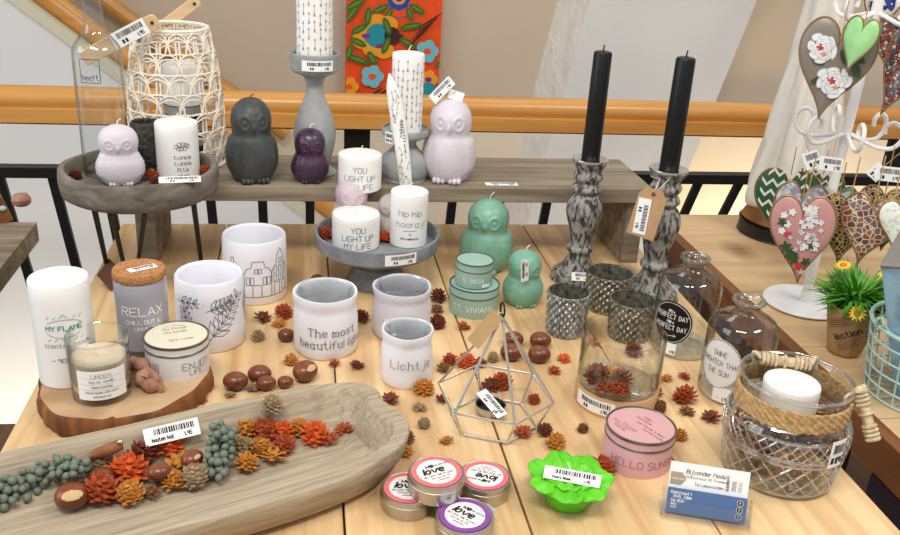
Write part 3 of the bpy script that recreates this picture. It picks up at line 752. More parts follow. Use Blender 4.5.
# ------------------------------------------------------------------ canvas covered votives
def canvas_holder(label, dims, m, seed, glassk=.845):
    P, r, h = dims
    t = thing('canvas_candle_holder', label, 'candle holder', P, face(P))
    R_ = random.Random(seed); ph = [R_.uniform(0, 6) for _ in range(4)]
    def fn(rr, a, z): return rr+(.0006*sin(3*a+ph[0]+z*60)+.0004*sin(5*a+ph[1]-z*90))*(rr > .01)-.0018*math.exp(-((z-h*.78)/.006)**2)*(rr > r*.95), z+.0005*sin(2*a+ph[2])*(z > h*.8)
    b = MB(); b.lathe([(0, .0005), (r*.93, .0005), (r*.985, .004), (r, h*.2), (r*.995, h*.4), (r, h*.6), (r*.985, h*.75), (r*.98, h*.8), (r*.985, h*.86), (r, h*.97), (r*.985, h), (r*.93, h*.997), (r*.89, h*.96), (r*.89, h*.2), (0, .006)], 72, fn=fn)
    b.build('canvas_cover', m, t, smooth=60)
    g = MB(); rg = r*glassk; z1 = h+.002
    g.lathe([(rg, .008), (rg, z1*.8), (rg, z1-.004), (rg+.0016, z1-.001), (rg+.0008, z1+.001), (rg-.002, z1+.001), (rg-.0032, z1-.001), (rg-.0032, z1-.008), (rg-.0032, .012), (0, .012), (0, .008), (rg, .008)], 56)
    g.build('glass', 'thick_glass', t); return t, r, h
t, r, h = canvas_holder('white canvas wrapped candle holder reading The most beautiful light', cyl(294, 357, 290, 362), 'canvas', 1)
f = on_cyl(r+.0012)
text_on(t, strokes('The most', .0105, .010, h*.50, serif=True, jit=.25, xs=1.1, track=1.7), f, .0011, 'ink_grey')
text_on(t, strokes('beautiful light', .0105, .0115, h*.29, serif=True, jit=.25, track=1.6), f, .0011, 'ink_grey')
t, r, h = canvas_holder('lilac grey canvas wrapped candle holder standing behind the smallest canvas one', cyl(371, 429, 285, 345), 'canvas_lilac', 2)
f = on_cyl(r+.0012); text_on(t, strokes('The most', .009, 0, h*.45, serif=True), f, .0013, 'ink_white')
t, r, h = canvas_holder('small white canvas wrapped candle holder reading Lichtje', cyl(380, 431, 328, 391), 'canvas', 3)
f = on_cyl(r+.0012); text_on(t, strokes('Lichtje', .0105, .006, h*.50, serif=True, xs=1.1, track=1.9), f, .0008, 'ink_grey')

# ------------------------------------------------------------------ shelf: owls, concrete candlesticks, candles
ZB = .137
P, r, h = cyl(227, 279, 97, 187, ZB); owl('owl_candle', 'large dark slate-grey owl candle on the grey bench', P, r, h, 'tall', 'slate_wax', .15, wick='wick_black')
P, r, h = cyl(291, 329, 128, 186, ZB); owl('owl_candle', 'small dark plum purple owl candle on the grey bench', P, r, h, 'round', 'plum_wax', .1)
P, r, h = cyl(420, 474, 98, 187, ZB); t = owl('owl_candle', 'large pale lavender owl candle with price tag on its head', P, r, h, 'tall', 'lavender_wax', -.05)
a_ = .85
price(t, .045, .017, on_plane((-.016, -.012, h+.014), (cos(a_), 0, sin(a_)), (-sin(a_)*.9, .35, cos(a_)*.9)), rnd=4, nu=1)
sk = MB(); sheet(sk, -.012, .012, -.009, .009, on_plane((.006, .0, h+.004), (1, 0, -.25), (.2, .75, .6)), 0, 1); sk.build('paper_tag', 'paper', t, smooth=0)

def arrows(t, r, h, seed, n):
    R_ = random.Random(seed); f = on_cyl(r); L = []; T = []
    cols = 9
    for c_ in range(cols):
        for k in range(n):
            u = (c_-cols/2+.5)*r*2.9/cols+R_.uniform(-.001, .001); v = h*(k+.5+(.5 if c_ % 2 else 0)-.25)/n+R_.uniform(-.003, .003); l = .0085
            if v+l > h-.003 or v-l < .003: continue
            L.append([(u, v-l), (u, v+l)]); hd = R_.random()
            L.append([(u-.0014, v+l*.62), (u, v+l), (u+.0014, v+l*.62)]+([(u-.0014, v+l*.62)] if hd < .5 else []))
            for q in (0, .0016, .0032): L.append([(u-.0014, v-l-.0008+q), (u, v-l+.001+q), (u+.0014, v-l-.0008+q)])
    text_on(t, L, f, .0005, 'ink_grey', 'arrow_print')
def concrete_stick(label, P, prof, turn=0.):
    t = thing('candlestick', label, 'candlestick', P, face(P)+turn)
    b = MB(); b.lathe(sprof(prof, 4), 56); b.build('column', 'concrete_pale', t, smooth=50); return t
# left stick (behind the plum owl)
B = at(315, 176, ZB); B.y += .022; pxm = proj(B)[2]/F
zt = ht(B, 74)-ZB; zc = ht(B, 62)-ZB
t = concrete_stick('pale grey concrete candlestick with bulb foot, left of the floral hanging', B, [(0, 0), (.032, 0), (.034, .004), (.024, .012), (.026, .022), (.0335, zt*.36), (.032, zt*.50), (.024, zt*.66), (.015, zt*.80), (.014, zt*.92), (.020, zt*.985), (.035, zt*1.03), (.038, zt*1.10), (.0395, zt*1.2), (.038, zt*1.215), (.036, zt*1.19), (.034, zt*1.13), (0, zt*1.12)])
zc = zt*1.12
price(t, .05, .016, on_cyl(.041, a0=.12), rnd=5).location = (0, 0, zt*1.12)
r = 17*pxm; P = B+Vector((0, 0, zc+.0005)); 
t2 = pillar('pillar_candle', 'tall white pillar candle with arrow print, cropped by the top edge', P, r, .125); arrows(t2, r, .125, 1, 5)
# right stick (behind the feather-shaped candle)
B = at(404, 178, ZB); pxm = proj(B)[2]/F
zt = ht(B, 130)-ZB
t = concrete_stick('pale grey concrete candlestick, broad and low, beside the lavender owl', B, [(0, 0), (.034, 0), (.036, .004), (.040, zt*.20), (.038, zt*.42), (.026, zt*.58), (.018, zt*.70), (.020, zt*.8), (.034, zt*.88), (.038, zt*.94), (.038, zt*1.04), (.036, zt*1.05), (.034, zt*1.0), (0, zt*.98)])
price(t, .016, .018, on_cyl(.039, a0=-.75), rnd=6).location = (0, 0, zt*.92)
r = 15.4*pxm; hh = ht(B, 53)-ZB-zt*.98; t2 = pillar('pillar_candle', 'white pillar candle with arrow print standing before the floral hanging', B+Vector((0, 0, zt*.98+.0005)), r, hh, turn=0); arrows(t2, r, hh, 2, 5)
# wrapped candle
P, r, h = cyl(338, 381, 153, 194, ZB)
t = pillar('pillar_candle', 'low wide white candle reading YOU LIGHT UP on the grey bench', P, r, h); f = on_cyl(r)
T3 = lambda s, h: strokes('YOU', s, 0, h*.66)+strokes('LIGHT UP', s, 0, h*.42)+strokes('MY LIFE', s, 0, h*.18)
text_on(t, T3(.0085, h), f, .0008, 'ink_grey')
# price ticket lying on the bench
q = at(502, 185, ZB); t = thing('price_ticket', 'white price ticket lying flat on the bench front edge', 'price ticket', (q.x, q.y+.004, ZB)); price(t, .054, .016, on_plane((0, 0, .0), (1, 0, 0), (0, 1, 0)), rnd=7, nu=1, name='paper')

# ------------------------------------------------------------------ concrete cake stand
B = at(378, 291, 0); B.y += .036; B = Vector((B.x, B.y, 0)); pxm = proj(B)[2]/F
zr = ht(B, 232); R0 = 63*proj((B.x, B.y, zr))[2]/F; ZC = zr-.017
cs = thing('cake_stand', 'grey concrete cake stand on a round foot holding two white candles', 'cake stand', B)
b = MB(); b.lathe([(0, 0), (.046, 0), (.048, .004), (.044, .012), (.034, .03), (.031, ZC*.40), (.030, ZC*.55), (.033, ZC*.64), (.034, ZC*.70), (.030, ZC*.74), (.032, ZC*.84), (.042, ZC*.93), (R0*.90, ZC-.008), (R0*.97, ZC-.003), (R0*.99, zr), (R0*.985, zr+.002), (R0*.95, zr+.002), (R0*.935, zr-.002), (R0*.91, ZC+.001), (0, ZC)], 88); b.build('stand', 'concrete', cs, smooth=40)
price(cs, .05, .017, on_cyl(R0*.985, a0=.30), rnd=8).location = (0, 0, zr-.009)
ZC += .0005
P, r, h = cyl(332, 379, 212, 253, ZC)
t = pillar('pillar_candle', 'low wide white candle reading YOU LIGHT UP MY LIFE on cake stand', P, r, h); f = on_cyl(r, a0=.1)
text_on(t, T3(.0085, h), f, .0008, 'ink')
P, r, h = cyl(389, 426, 190, 249, ZC)
t = pillar('pillar_candle', 'taller white candle reading hip hip hooray on the cake stand', P, r, h); f = on_cyl(r, a0=.08)
text_on(t, strokes('hip hip', .009, 0, h*.66, xs=1.2, jit=.3)+strokes('hooray!', .009, .002, h*.46, xs=1.25, jit=.3)+[[(-.01, h*.33), (.010, h*.34)]]+strokes('40', .003, 0, h*.27)+strokes("let's celebrate", .003, 0, h*.19), f, .0006, 'ink')
P, r, h = cyl(331, 371, 178, 240, ZC); owl('owl_candle', 'small pale pink owl candle behind the low candle on cake stand', P+Vector((0, .002, 0)), r, h, 'round', 'rose_wax', .1)
P, r, h = cyl(374, 408, 194, 242, ZC); owl('owl_candle', 'pale grey owl candle mostly hidden behind the hip hip hooray candle', P+Vector((0, .0, 0)), r, h, 'round', 'pale_grey_wax', 0)
# quill shaped candle leaning behind
P = at(406, 186, ZB); tp = at(386, 78, ZB); u_ = proj(P)[2]/F
t = thing('quill_candle', 'slim white pointed quill-shaped candle with grey arrow print', 'candle', P+Vector((0, .0, .0)), face(P))
hq = ht(P, 76)-ZB
b = MB(); rows = [(0, .010, .007), (.15, .011, .008), (.4, .0115, .008), (.65, .0118, .007), (.8, .0110, .006), (.9, .008, .005), (1, .0015, .0015)]
q_ = cat([(z, a, c_) for z, a, c_ in rows], 4); vs = []; n = 20
def qc(z): return Vector((-.020*z-.012*z*z+.0, .01*z, z*hq))
for z, a, c_ in q_:
    for i in range(n): vs.append(qc(z)+Vector((a*cos(2*PI*i/n), c_*sin(2*PI*i/n), 0)))
b.add(vs, [(k*n+i, k*n+(i+1) % n, (k+1)*n+(i+1) % n, (k+1)*n+i) for k in range(len(q_)-1) for i in range(n)]+[tuple(range(n))[::-1], tuple(range((len(q_)-1)*n, len(q_)*n))]); b.build('wax', 'white_wax', t)
def qf(u, v, e=.0005):
    z = v/hq; a, c_ = .012, .0078
    for (z0, a0_, c0), (z1, a1_, c1) in zip(rows, rows[1:]):
        if z0 <= z <= z1: s_ = (z-z0)/(z1-z0); a, c_ = a0_+(a1_-a0_)*s_, c0+(c1-c0)*s_
    return tuple(qc(z)+Vector((u, -c_*math.sqrt(max(.0, 1-(u/a)**2))-e, 0)))
R_ = random.Random(5); L = []
for k in range(26):
    v = hq*R_.uniform(.06, .86); u = R_.uniform(-.007, .007); an = R_.choice((1.57, 1.2, 1.9, 1.57)); l = .006; c2, s2 = cos(an)*l, sin(an)*l
    L += [[(u-c2, v-s2), (u+c2, v+s2)], [(u+c2-.0012, v+s2-.002), (u+c2, v+s2), (u+c2+.0012, v+s2-.002)], [(u-c2-.0012, v-s2-.001), (u-c2, v-s2+.001), (u-c2+.0012, v-s2-.001)]]
text_on(t, L, qf, .0005, 'ink_grey', 'arrow_print', .002)
text_on(t, [[(.004+.0035*(k % 2), hq*.42+k*.0022), (.0075-.0035*(k % 2)*0, hq*.42+k*.0022)] for k in range(16)], qf, .0011, 'ink', 'bar_code', .002)

# ------------------------------------------------------------------ jade owls and sage tins
P, r, h = cyl(457, 511, 199, 278); owl('owl_candle', 'largest jade green owl candle behind the sage tins', P, r, h, 'tall', 'jade_wax', -.15)
P, r, h = cyl(500, 541, 250, 311); t = owl('owl_candle', 'small jade green owl candle with price sticker on its face', P, r, h, 'round', 'jade_wax', .35)
a_ = 1.35
price(t, .035, .013, on_plane((-.012, -.034, h*.78), (-.12, -.1, 1), (-1, -.25, -.1)), rnd=9, nu=1)
P, r, h = cyl(447, 497, 282, 320); hb_ = h
t = thing('candle_tin', 'larger sage green candle tin under the smaller one', 'candle tin', P, face(P)); tinbox(t, r, h, h*.32, 'sage_tin', 'sage_ring', 'sage_tin', .0016)
text_on(t, strokes('ST. VIVIANA', .009, 0, h*.34), on_cyl(r*.975), .0008, 'ink_white')
P2, r2, h2 = cyl(454, 492, 260, 291, h+.0005); P2 = Vector((P.x-.002, P.y-.0, h+.0003))
t = thing('candle_tin', 'smaller sage green candle tin stacked on the larger one', 'candle tin', P2, face(P2)); tinbox(t, r2, h2, h2*.36, 'sage_tin', 'sage_ring', 'sage_tin', .0016)
text_on(t, strokes('S. VIVIA', .007, 0, h2*.32), on_cyl(r2*.975), .0007, 'ink_white')
price(t, .014, .005, on_cyl(r2*.98, a0=.75), rnd=2, bars=False).location = (0, 0, .004)
# ------------------------------------------------------------------ round tray on hairpin legs, and what it carries
ZT = .15
P, r, h = cyl(67, 219, 165, 216, ZT)
TP, TR = Vector((P.x, P.y, 0)), r
tt = thing('round_tray', 'round grey wooden tray on black hairpin legs at back left', 'tray', TP)
b = MB(); zt = ZT+h
def trn(rr, a, z): return rr*(1+.006*sin(3*a)+.004*sin(7*a+1)), z+(.0015*sin(4*a+.5) if z > ZT+.02 else 0)
b.lathe([(0, ZT), (r*.92, ZT), (r*.975, ZT+.004), (r*.99, ZT+.012), (r*1.0, ZT+h*.6), (r*.99, zt-.003), (r*.975, zt), (r*.915, zt), (r*.90, zt-.003), (r*.895, ZT+.013), (0, ZT+.013)], 96, fn=trn)
b.build('tray_board', 'tray_wood', tt, smooth=50)
def hairpin(c, a, sp=.013, out=0.):
    m = MB(); ca, sa = cos(a), sin(a); tx, ty = -sa, ca
    top1 = Vector((c[0]+tx*sp, c[1]+ty*sp, ZT)); top2 = Vector((c[0]-tx*sp, c[1]-ty*sp, ZT)); bt = Vector((c[0]+ca*out, c[1]+sa*out, 0))
    m.tube([top1, bt+Vector((tx*.008, ty*.008, .012)), bt+Vector((tx*.005, ty*.005, .004)), bt+Vector((0, 0, .0032)), bt-Vector((tx*.005, ty*.005, -.004)), bt-Vector((tx*.008, ty*.008, -.012)), top2], .0032, 10)
    return m.build('leg', 'steel_dark', tt)
for (tx_, ty_), (bx_, by_) in (((94, 211), (110, 280)), ((110, 214), (126, 274)), ((145, 214), (137, 272)), ((201, 206), (203, 276))):
    a_, b_ = at(tx_, ty_, ZT)-TP, at(bx_, by_, 0)-TP; lim = TR*.9/max(1e-6, math.hypot(a_.x, a_.y)); a_ = Vector((a_.x*min(1, lim), a_.y*min(1, lim), ZT))
    m = MB(); m.tube([a_+Vector((0, 0, .001)), b_+Vector((0, 0, .0005))], [.0040, .0030], 10); m.build('leg', 'steel_dark', tt)
ZI = ZT+.0135
# bottle
P, r, h = cyl(88, 136, 75, 179, ZI); P = Vector((-.288, 1.331, ZI)); r = .0335
def bz(y): return ht(P, y)-ZI
t = thing('glass_bottle', 'tall clear glass bottle with small square printed mark, standing in round tray', 'bottle', P, face(P))
z1, z2, z3 = bz(54), bz(30), bz(-25)
b = MB(); k = 1.0
b.lathe(sprof([(0, .004), (r*.7, .002), (r*.93, .001), (r*.98, .008), (r*.99, z1*.4), (r*1.0, z1*.75), (r*1.0, z1), (r*.93, z1+(z2-z1)*.35), (r*.70, z1+(z2-z1)*.68), (r*.46, z2), (r*.385, z2+.02), (r*.37, z3), (r*.42, z3+.004), (r*.42, z3+.014), (r*.36, z3+.016)], 4), 56)
b.lathe([(r*.92, .010), (r*.80, .014), (0, .02)], 56)
b.build('glass', 'bottle_glass', t, smooth=60)
f = on_cyl(r, a0=-.34); zc = bz(67)
L = [rect(-.014, zc-.016, .013, zc+.016)]+strokes('heeft', .007, -.0005, zc-.009, xs=.9)
text_on(t, L, f, .0009, 'ink')
# owl, candle, mossy votive in the tray
P, r, h = cyl(99, 146, 124, 190, ZI); owl('owl_candle', 'lavender owl candle standing in the round grey tray', P, r, h, 'round', 'lavender_wax', -.05, flat=.8)
P, r, h = cyl(159, 200, 121, 182, ZI); t = pillar('pillar_candle', 'white candle with a small cloud drawing in the round tray', P, r, h); f = on_cyl(r, a0=.22)
L = [[(x+.0033*cos(a), h*.63+y+.0028*sin(a)) for a in [i*PI/5 for i in range(11)]] for x, y in ((-.008, 0), (-.004, .003), (.001, .0035), (.0055, .002), (.008, 0), (.004, -.003), (-.001, -.003), (-.005, -.003))]
L += strokes('twinkle', .006, 0, h*.44)+strokes('twinkle', .006, 0, h*.33)+strokes('little', .006, 0, h*.22)+strokes('star', .006, 0, h*.11)
text_on(t, L, f, .0006, 'ink')
q = at(180, 182, ZI+.024); sk = thing('price_ticket', 'white price ticket lying on the front rim of the round tray', 'price ticket', (q.x, q.y, zt+.002), .15); price(sk, .055, .016, on_plane((0, 0, 0), (1, 0, 0), (0, 1, .25)), rnd=11, nu=1, name='paper')
P, r, h = cyl(133, 165, 122, 176, ZI); t = thing('mossy_candle_holder', 'dark mossy green rounded candle holder in the round tray', 'candle holder', P)
b = MB(); b.lathe(sprof([(0, 0), (r*.75, 0), (r*.95, h*.2), (r*1.05, h*.5), (r*.98, h*.8), (r*.85, h), (r*.72, h-.001), (r*.8, h*.7), (r*.7, h*.3), (0, h*.2)], 4), 40, fn=lambda rr, a, z: (rr*(1+.03*sin(9*a+z*300)*cos(z*260)), z)); b.build('body', 'moss_dark', t)
# rattan lantern basket on the bench behind
q = at(180, 166, ZB); B = Vector((q.x-.004, 1.487, ZB)); pm = proj(B)[2]/F
hb = ht(B, 30)-ZB
t = thing('rattan_lantern', 'white woven rattan lantern basket behind the round tray', 'lantern', B, face(B))
def br(s): return .0735*(1-.16*s-.10*s**4+.05*sin(PI*s))
b = MB(); NR = 13
for i in range(NR):
    for d in (-.045, .045):
        a = 2*PI*i/NR+d; b.tube([(br(s/10)*cos(a), br(s/10)*sin(a), .002+hb*s/10) for s in range(11)], .0014, 5)
b.build('rib', 'rattan', t)
b = MB(); rows = 7
for k in range(rows+1):
    s = k/rows; b.tube([((br(s)+.0015)*cos(2*PI*i/40), (br(s)+.0015)*sin(2*PI*i/40), .002+hb*s+.001*sin(i*2.1)) for i in range(40)], .0016, 5, closed=True)
for k in range(rows):
    for i in range(NR):
        a0_ = 2*PI*(i+(k % 2)*.5)/NR
        for rad in (.0, .007):
            pts = []
            for j in range(13):
                x = -1+2*j/12; an = a0_+x*PI/NR*1.25; s = (k+math.sqrt(max(0, 1-x*x))*(1.0-rad*30))/rows
                pts.append(((br(s)+.003)*cos(an), (br(s)+.003)*sin(an), .002+hb*s))
            b.tube(pts, .0013, 5)
b.build('weave', 'rattan', t)
b = MB()
b.tube([((br(1)+.001)*cos(2*PI*i/40), (br(1)+.001)*sin(2*PI*i/40), .002+hb+.003) for i in range(40)], .003, 6, closed=True); b.build('rim', 'rattan', t); b = MB(); b.tube([((br(0)+.001)*cos(2*PI*i/40), (br(0)+.001)*sin(2*PI*i/40), .003) for i in range(40)], .003, 6, closed=True)
b.build('base_hoop', 'rattan', t)
def slat(p0, p1, wd, th, name='handle'):
    p0, p1 = Vector(p0), Vector(p1); d = (p1-p0); L = d.length; d.normalize(); n_ = Vector((0, -1, 0)); n_ = (n_-d*n_.dot(d)).normalized(); s_ = d.cross(n_)
    pl = [(-.0, -wd/2), (L-wd*.3, -wd/2), (L-wd*.08, -wd*.35), (L, 0), (L-wd*.08, wd*.35), (L-wd*.3, wd/2), (0, wd/2)]
    m = MB(); m.prism(pl, lambda a, c: tuple(p0+d*a+s_*c-n_*th/2), lambda a, c: tuple(p0+d*a+s_*c+n_*th/2))
    return m.build(name, 'handle_wood', t, smooth=0, bev=.0012), d, s_, n_, L
hd, d, s_, n_, L = slat((-.128, -.066, hb*.84), (-.018, -.070, hb*1.12), .023, .006)
hole = MB(); hole.lathe([(0, 0), (.0025, 0), (.0025, .0004), (0, .0004)], 16); hole.build('hole_disc', 'ink', hd, loc=(-.027, -.0740, hb*1.098), rot=(PI/2, 0, 0))  # flat black disc painting the dark of a hole in the slat end
price(hd, .056, .024, on_plane(Vector((-.060, -.0725, hb*1.02)), d, n_.cross(d)*-1 if False else Vector((-d.z, 0, d.x)), .0012), rnd=12, nu=1)
hd2, *_ = slat((-.020, .062, hb*.96), (.046, .058, hb*1.19), .018, .006)
hole = MB(); hole.lathe([(0, 0), (.0025, 0), (.0025, .0004), (0, .0004)], 16); hole.build('hole_disc', 'ink', hd2, loc=(.038, .0545, hb*1.160), rot=(PI/2, 0, 0))
b = MB(); b.tube([(-.045, -.0645, hb*1.0), (-.044, -.066, hb*.9), (-.043, -.07, hb*.99)], .001, 5); b.build('binding', 'string', t)
# what stands inside the rattan lantern
t = thing('banded_candle_holder', 'black and grey banded candle holder inside the rattan lantern', 'candle holder', B+Vector((.012, 0, .003)))
b = MB(); hb2 = hb*.44
b.lathe([(0, 0), (.028, 0), (.030, .002), (.030, hb2*.3), (.030, hb2*.42), (.030, hb2*.56), (.030, hb2*.7), (.030, hb2*.85), (.030, hb2), (0, hb2)], 40, [1, 1, 1, 0, 1, 0, 1, 0, 1]); b.build('body', ['concrete_pale', 'black_wax'], t)
pillar('pillar_candle', 'white candle on the banded holder inside the rattan lantern', B+Vector((.012, 0, .003+hb2+.0005)), .030, hb*.30)

# ------------------------------------------------------------------ baluster candlesticks with black tapers
def baluster(label, B, ztop, rb_, seed):
    t = thing('baluster_candlestick', label, 'candlestick', B, seed)
    z = ztop; k = z/.205
    prof = [(0, 0), (rb_*1.0, 0), (rb_*1.03, z*.03), (rb_*.98, z*.075), (rb_*.72, z*.10), (rb_*.62, z*.14), (rb_*.46, z*.20), (rb_*.43, z*.235), (rb_*.53, z*.255), (rb_*.53, z*.285), (rb_*.40, z*.31), (rb_*.44, z*.36), (rb_*.56, z*.46), (rb_*.69, z*.55), (rb_*.72, z*.60), (rb_*.66, z*.66), (rb_*.52, z*.705), (rb_*.42, z*.725), (rb_*.56, z*.745), (rb_*.60, z*.765), (rb_*.52, z*.79), (rb_*.44, z*.81), (rb_*.56, z*.84), (rb_*.58, z*.865), (rb_*.50, z*.895), (rb_*.52, z*.92), (rb_*.64, z*.955), (rb_*.68, z*.985)]
    def fn(r_, a, zz):
        kk = 1+.045*math.cos(12*a)*(.30*z < zz < .72*z)+.015*sin(5*a+zz*90)
        return r_*kk, zz
    b = MB(); b.lathe(sprof(prof, 3), 72, fn=fn); b.build('column', 'distressed', t, smooth=60)
    c = MB(); R_ = rb_*.70; c.lathe([(R_*.5, z*.975), (R_, z*.978), (R_*1.02, z*.99), (R_, z*1.0), (R_*.82, z*1.0), (R_*.7, z*.992), (0, z*.99)], 56); c.build('drip_pan', 'silver', t); return t
def taper(label, B, z0, r, hgt):
    t = thing('taper_candle', label, 'candle', B+Vector((0, 0, z0)))
    b = MB(); b.lathe([(0, 0), (r*.98, 0), (r, .002), (r*.99, hgt*.5), (r*.96, hgt-.004), (r*.86, hgt-.001), (r*.6, hgt), (0, hgt-.001)], 40); b.build('wax', 'black_wax', t); wickm(t, hgt, .009, 'wick_black', (.001, 0), .0011)
B = at(576, 279, 0); B.z = 0; z = ht(B, 158); rb_ = 24*proj(B)[2]/F; S1 = B
t = baluster('distressed grey baluster candlestick on the left, holding a black taper', B, z, rb_, 0)
zt2 = z*.992; ptop = ht(B, 51)-zt2; taper('black taper candle in the left distressed candlestick', B, zt2, 9.2*proj(B+Vector((0, 0, z)))[2]/F, ptop)
q = at(572, 275, .012)
tk = thing('price_ticket', 'white price ticket propped on the foot of the left baluster candlestick', 'price ticket', (B.x-.004, B.y-.036, .0155), -.12); price(tk, .031, .014, on_plane((0, 0, .004), (1, 0, 0), (0, .62, .78)), rnd=13, nu=1, name='paper')
B = at(649, 297, 0); B.z = 0; z = ht(B, 168); rb_ = 26*proj(B)[2]/F; S2 = B
t = baluster('distressed grey baluster candlestick on the right with kraft tag', B, z, rb_, .4)
zt2 = z*.992; ptop = ht(B, 57)-zt2; taper('black taper candle in the right distressed candlestick', B, zt2, 9.8*proj(B+Vector((0, 0, z)))[2]/F, ptop)
# kraft tag hung round the neck
cz = ht(B, 185)
tg = thing('hanging_tag', 'kraft paper tag with bar code hung round the right candlestick', 'tag', B+Vector((0, 0, cz)), face(B)-.15)
m = MB(); w_, l_ = .021, .075
m.prism([(-w_*.55, 0), (w_*.55, 0), (w_, -.012), (w_, -l_), (-w_, -l_), (-w_, -.012)], lambda a, b: (a, -.0006, b), lambda a, b: (a, .0006, b))
TM = Matrix.Translation((-.008, -.045, .004)) @ Matrix.Rotation(-.12, 4, 'X') @ Matrix.Rotation(.15, 4, 'Y')
m.xform(TM); card = m.build('card', 'kraft', tg, smooth=0)
e = MB(); e.lathe([(0, 0), (.003, 0), (.003, .0004), (0, .0004)], 16); e.xform(TM @ Matrix.Translation((0, -.0008, -.008)) @ Matrix.Rotation(PI/2, 4, 'X')); e.build('eyelet', 'kraft_dark', card)
o_ = TM @ Vector((-.006, -.0008, -.044)); U = TM.to_3x3() @ Vector((.12, 0, -1)); V = TM.to_3x3() @ Vector((1, 0, .12))
price(card, .054, .019, on_plane(o_, U, V, .0004), rnd=14, nu=1)
m = MB(); e_ = TM @ Vector((0, -.0012, -.008)); rn = rb_*.50
pts = [e_]+[Vector((rn*1.2*cos(-PI/2+a), rn*1.2*sin(-PI/2+a), .016+.004*sin(a))) for a in [.3+i*(2*PI-.6)/24 for i in range(25)]]+[e_]
m.tube(pts, .0007, 5); m.build('string', 'string', tg)

# ------------------------------------------------------------------ mercury glass votives
def mercury(label, dims, m, k):
    P, r, h = dims; t = thing('mercury_glass_votive', label, 'candle holder', P, k)
    def fn(rr, a, z):
        if rr < r*.80 or z > h*.985: return rr, z
        return rr+.0036*(abs(cos(9*a+z*262))*abs(cos(9*a-z*262)))**.8-.0008, z
    pr_ = [(0, 0), (r*.80, 0), (r*.84, .002)]+[(r*(.86+.12*i/66), h*(.05+.92*i/66)) for i in range(67)]+[(r*1.01, h*.985), (r*1.01, h), (r*.96, h), (r*.94, h*.97)]
    b = MB(); b.lathe(pr_, 180, fn=fn)
    b.lathe([(r*.94, h*.97), (r*.86, h*.5), (r*.78, .006), (0, .006)], 64, 1, fn=lambda rr, a, z: (rr-.0012*abs(cos(8*a+z*95))*abs(cos(8*a-z*95))*(rr > r*.7), z)); b.build('body', [m, 'mercury_dark'], t, smooth=60); return t
mercury('dark silver quilted glass votive, front left of the three', cyl(543, 584, 291, 341), 'mercury', 0)
mercury('dark silver quilted glass votive at the back between the two candlesticks', cyl(582, 627, 272, 317), 'mercury_dark', .2)
mercury('dark silver quilted glass votive behind the wooden-based clear glass', cyl(604, 649, 299, 346), 'mercury_dark', .1)

# ------------------------------------------------------------------ clear votive on wooden base
P, r, h = cyl(571, 653, 331, 421); zb = h*.27; WVP, WVR = P, r
t = thing('glass_votive', 'clear glass cylinder on a pale wooden base filled with seed cones', 'candle holder', P, face(P))
b = MB(); b.lathe([(0, 0), (r*.985, 0), (r, .0015), (r, zb-.002), (r*.985, zb), (r*.5, zb), (0, zb)], 72); b.build('base', 'pale_base', t)
b = MB(); b.lathe([(0, zb+.0006), (r*.93, zb+.0006), (r*.97, zb+.003), (r*.985, zb+.01), (r*.99, h*.9), (r*.99, h-.001), (r*.98, h), (r*.965, h-.001), (r*.955, zb+.012), (r*.93, zb+.006), (0, zb+.005)], 72); b.build('glass', 'clear_glass', t)
price(t, .056, .018, on_cyl(r, a0=-.52), rnd=15).location = (0, 0, zb*.52)

# ------------------------------------------------------------------ geometric terrarium
C0 = at(493, 420, 0); C0.z = 0; pts = [at(461, 437), at(506, 444), at(535, 427)]
rbx = sum(((p-C0).length for p in pts))/3; a0_ = math.atan2((pts[0]-C0).y, (pts[0]-C0).x)
q = at(506, 444, 0); zr_ = ht(q*1.0+(q-C0)*.28, 423); zap = ht(C0, 316)
t = thing('geometric_terrarium', 'silver wire geometric lantern standing over a small tealight dish', 'lantern', C0, a0_)
rr_ = rbx*1.32
bs = [Vector((rbx*cos(i*PI/3), rbx*sin(i*PI/3), .0016)) for i in range(6)]; rg_ = [Vector((rr_*cos(i*PI/3), rr_*sin(i*PI/3), zr_)) for i in range(6)]; ap = Vector((0, 0, zap))
b = MB(); b.tube(bs, .0015, 8, closed=True); b.build('base_ring', 'frame_metal', t)
b = MB(); b.tube(rg_, .0015, 8, closed=True); b.build('middle_ring', 'frame_metal', t)
for i in range(6):
    b = MB(); b.tube([bs[i], rg_[i]], .0014, 8); b.build('strut', 'frame_metal', t)
for i in range(6):
    b = MB(); b.tube([rg_[i], ap], .0016, 8); b.build('spoke', 'frame_metal', t)
b = MB(); b.tube([Vector((.008*cos(x), .0, zap+.008+.008*sin(x))) for x in [i*PI/8 for i in range(16)]], .0012, 8, closed=True); b.sph((0, 0, zap), .003, 10, 8); b.xform(Matrix.Rotation(1.0, 4, 'Z')); b.build('hanging_ring', 'steel_dark', t)
m = MB(); m.prism([(-.007, 0), (.007, 0), (.0085, -.008), (.0085, -.045), (-.0085, -.045), (-.0085, -.008)], lambda a, c: (a, -.0005, c), lambda a, c: (a, .0005, c))
kt = thing('hanging_tag', 'brown kraft tag hung from the tip of the wire lantern', 'tag', C0+Vector((0, 0, zap)), face(C0))
m.xform(Matrix.Translation((-.004, -.003, .004)) @ Matrix.Rotation(-.5, 4, 'X') @ Matrix.Rotation(.62, 4, 'Y')); m.build('card', 'news_kraft', kt, smooth=0)
m = MB(); m.tube([(0, 0, .003), (-.004, -.004, .006), (-.006, -.004, .001)], .0006, 5); m.build('string', 'string', kt)
P = at(490, 413, 0); P.z = 0.0002; rt = 15.5*proj(P)[2]/F
t = thing('tealight_dish', 'small silver tealight dish inside the wire lantern', 'dish', P, face(P))
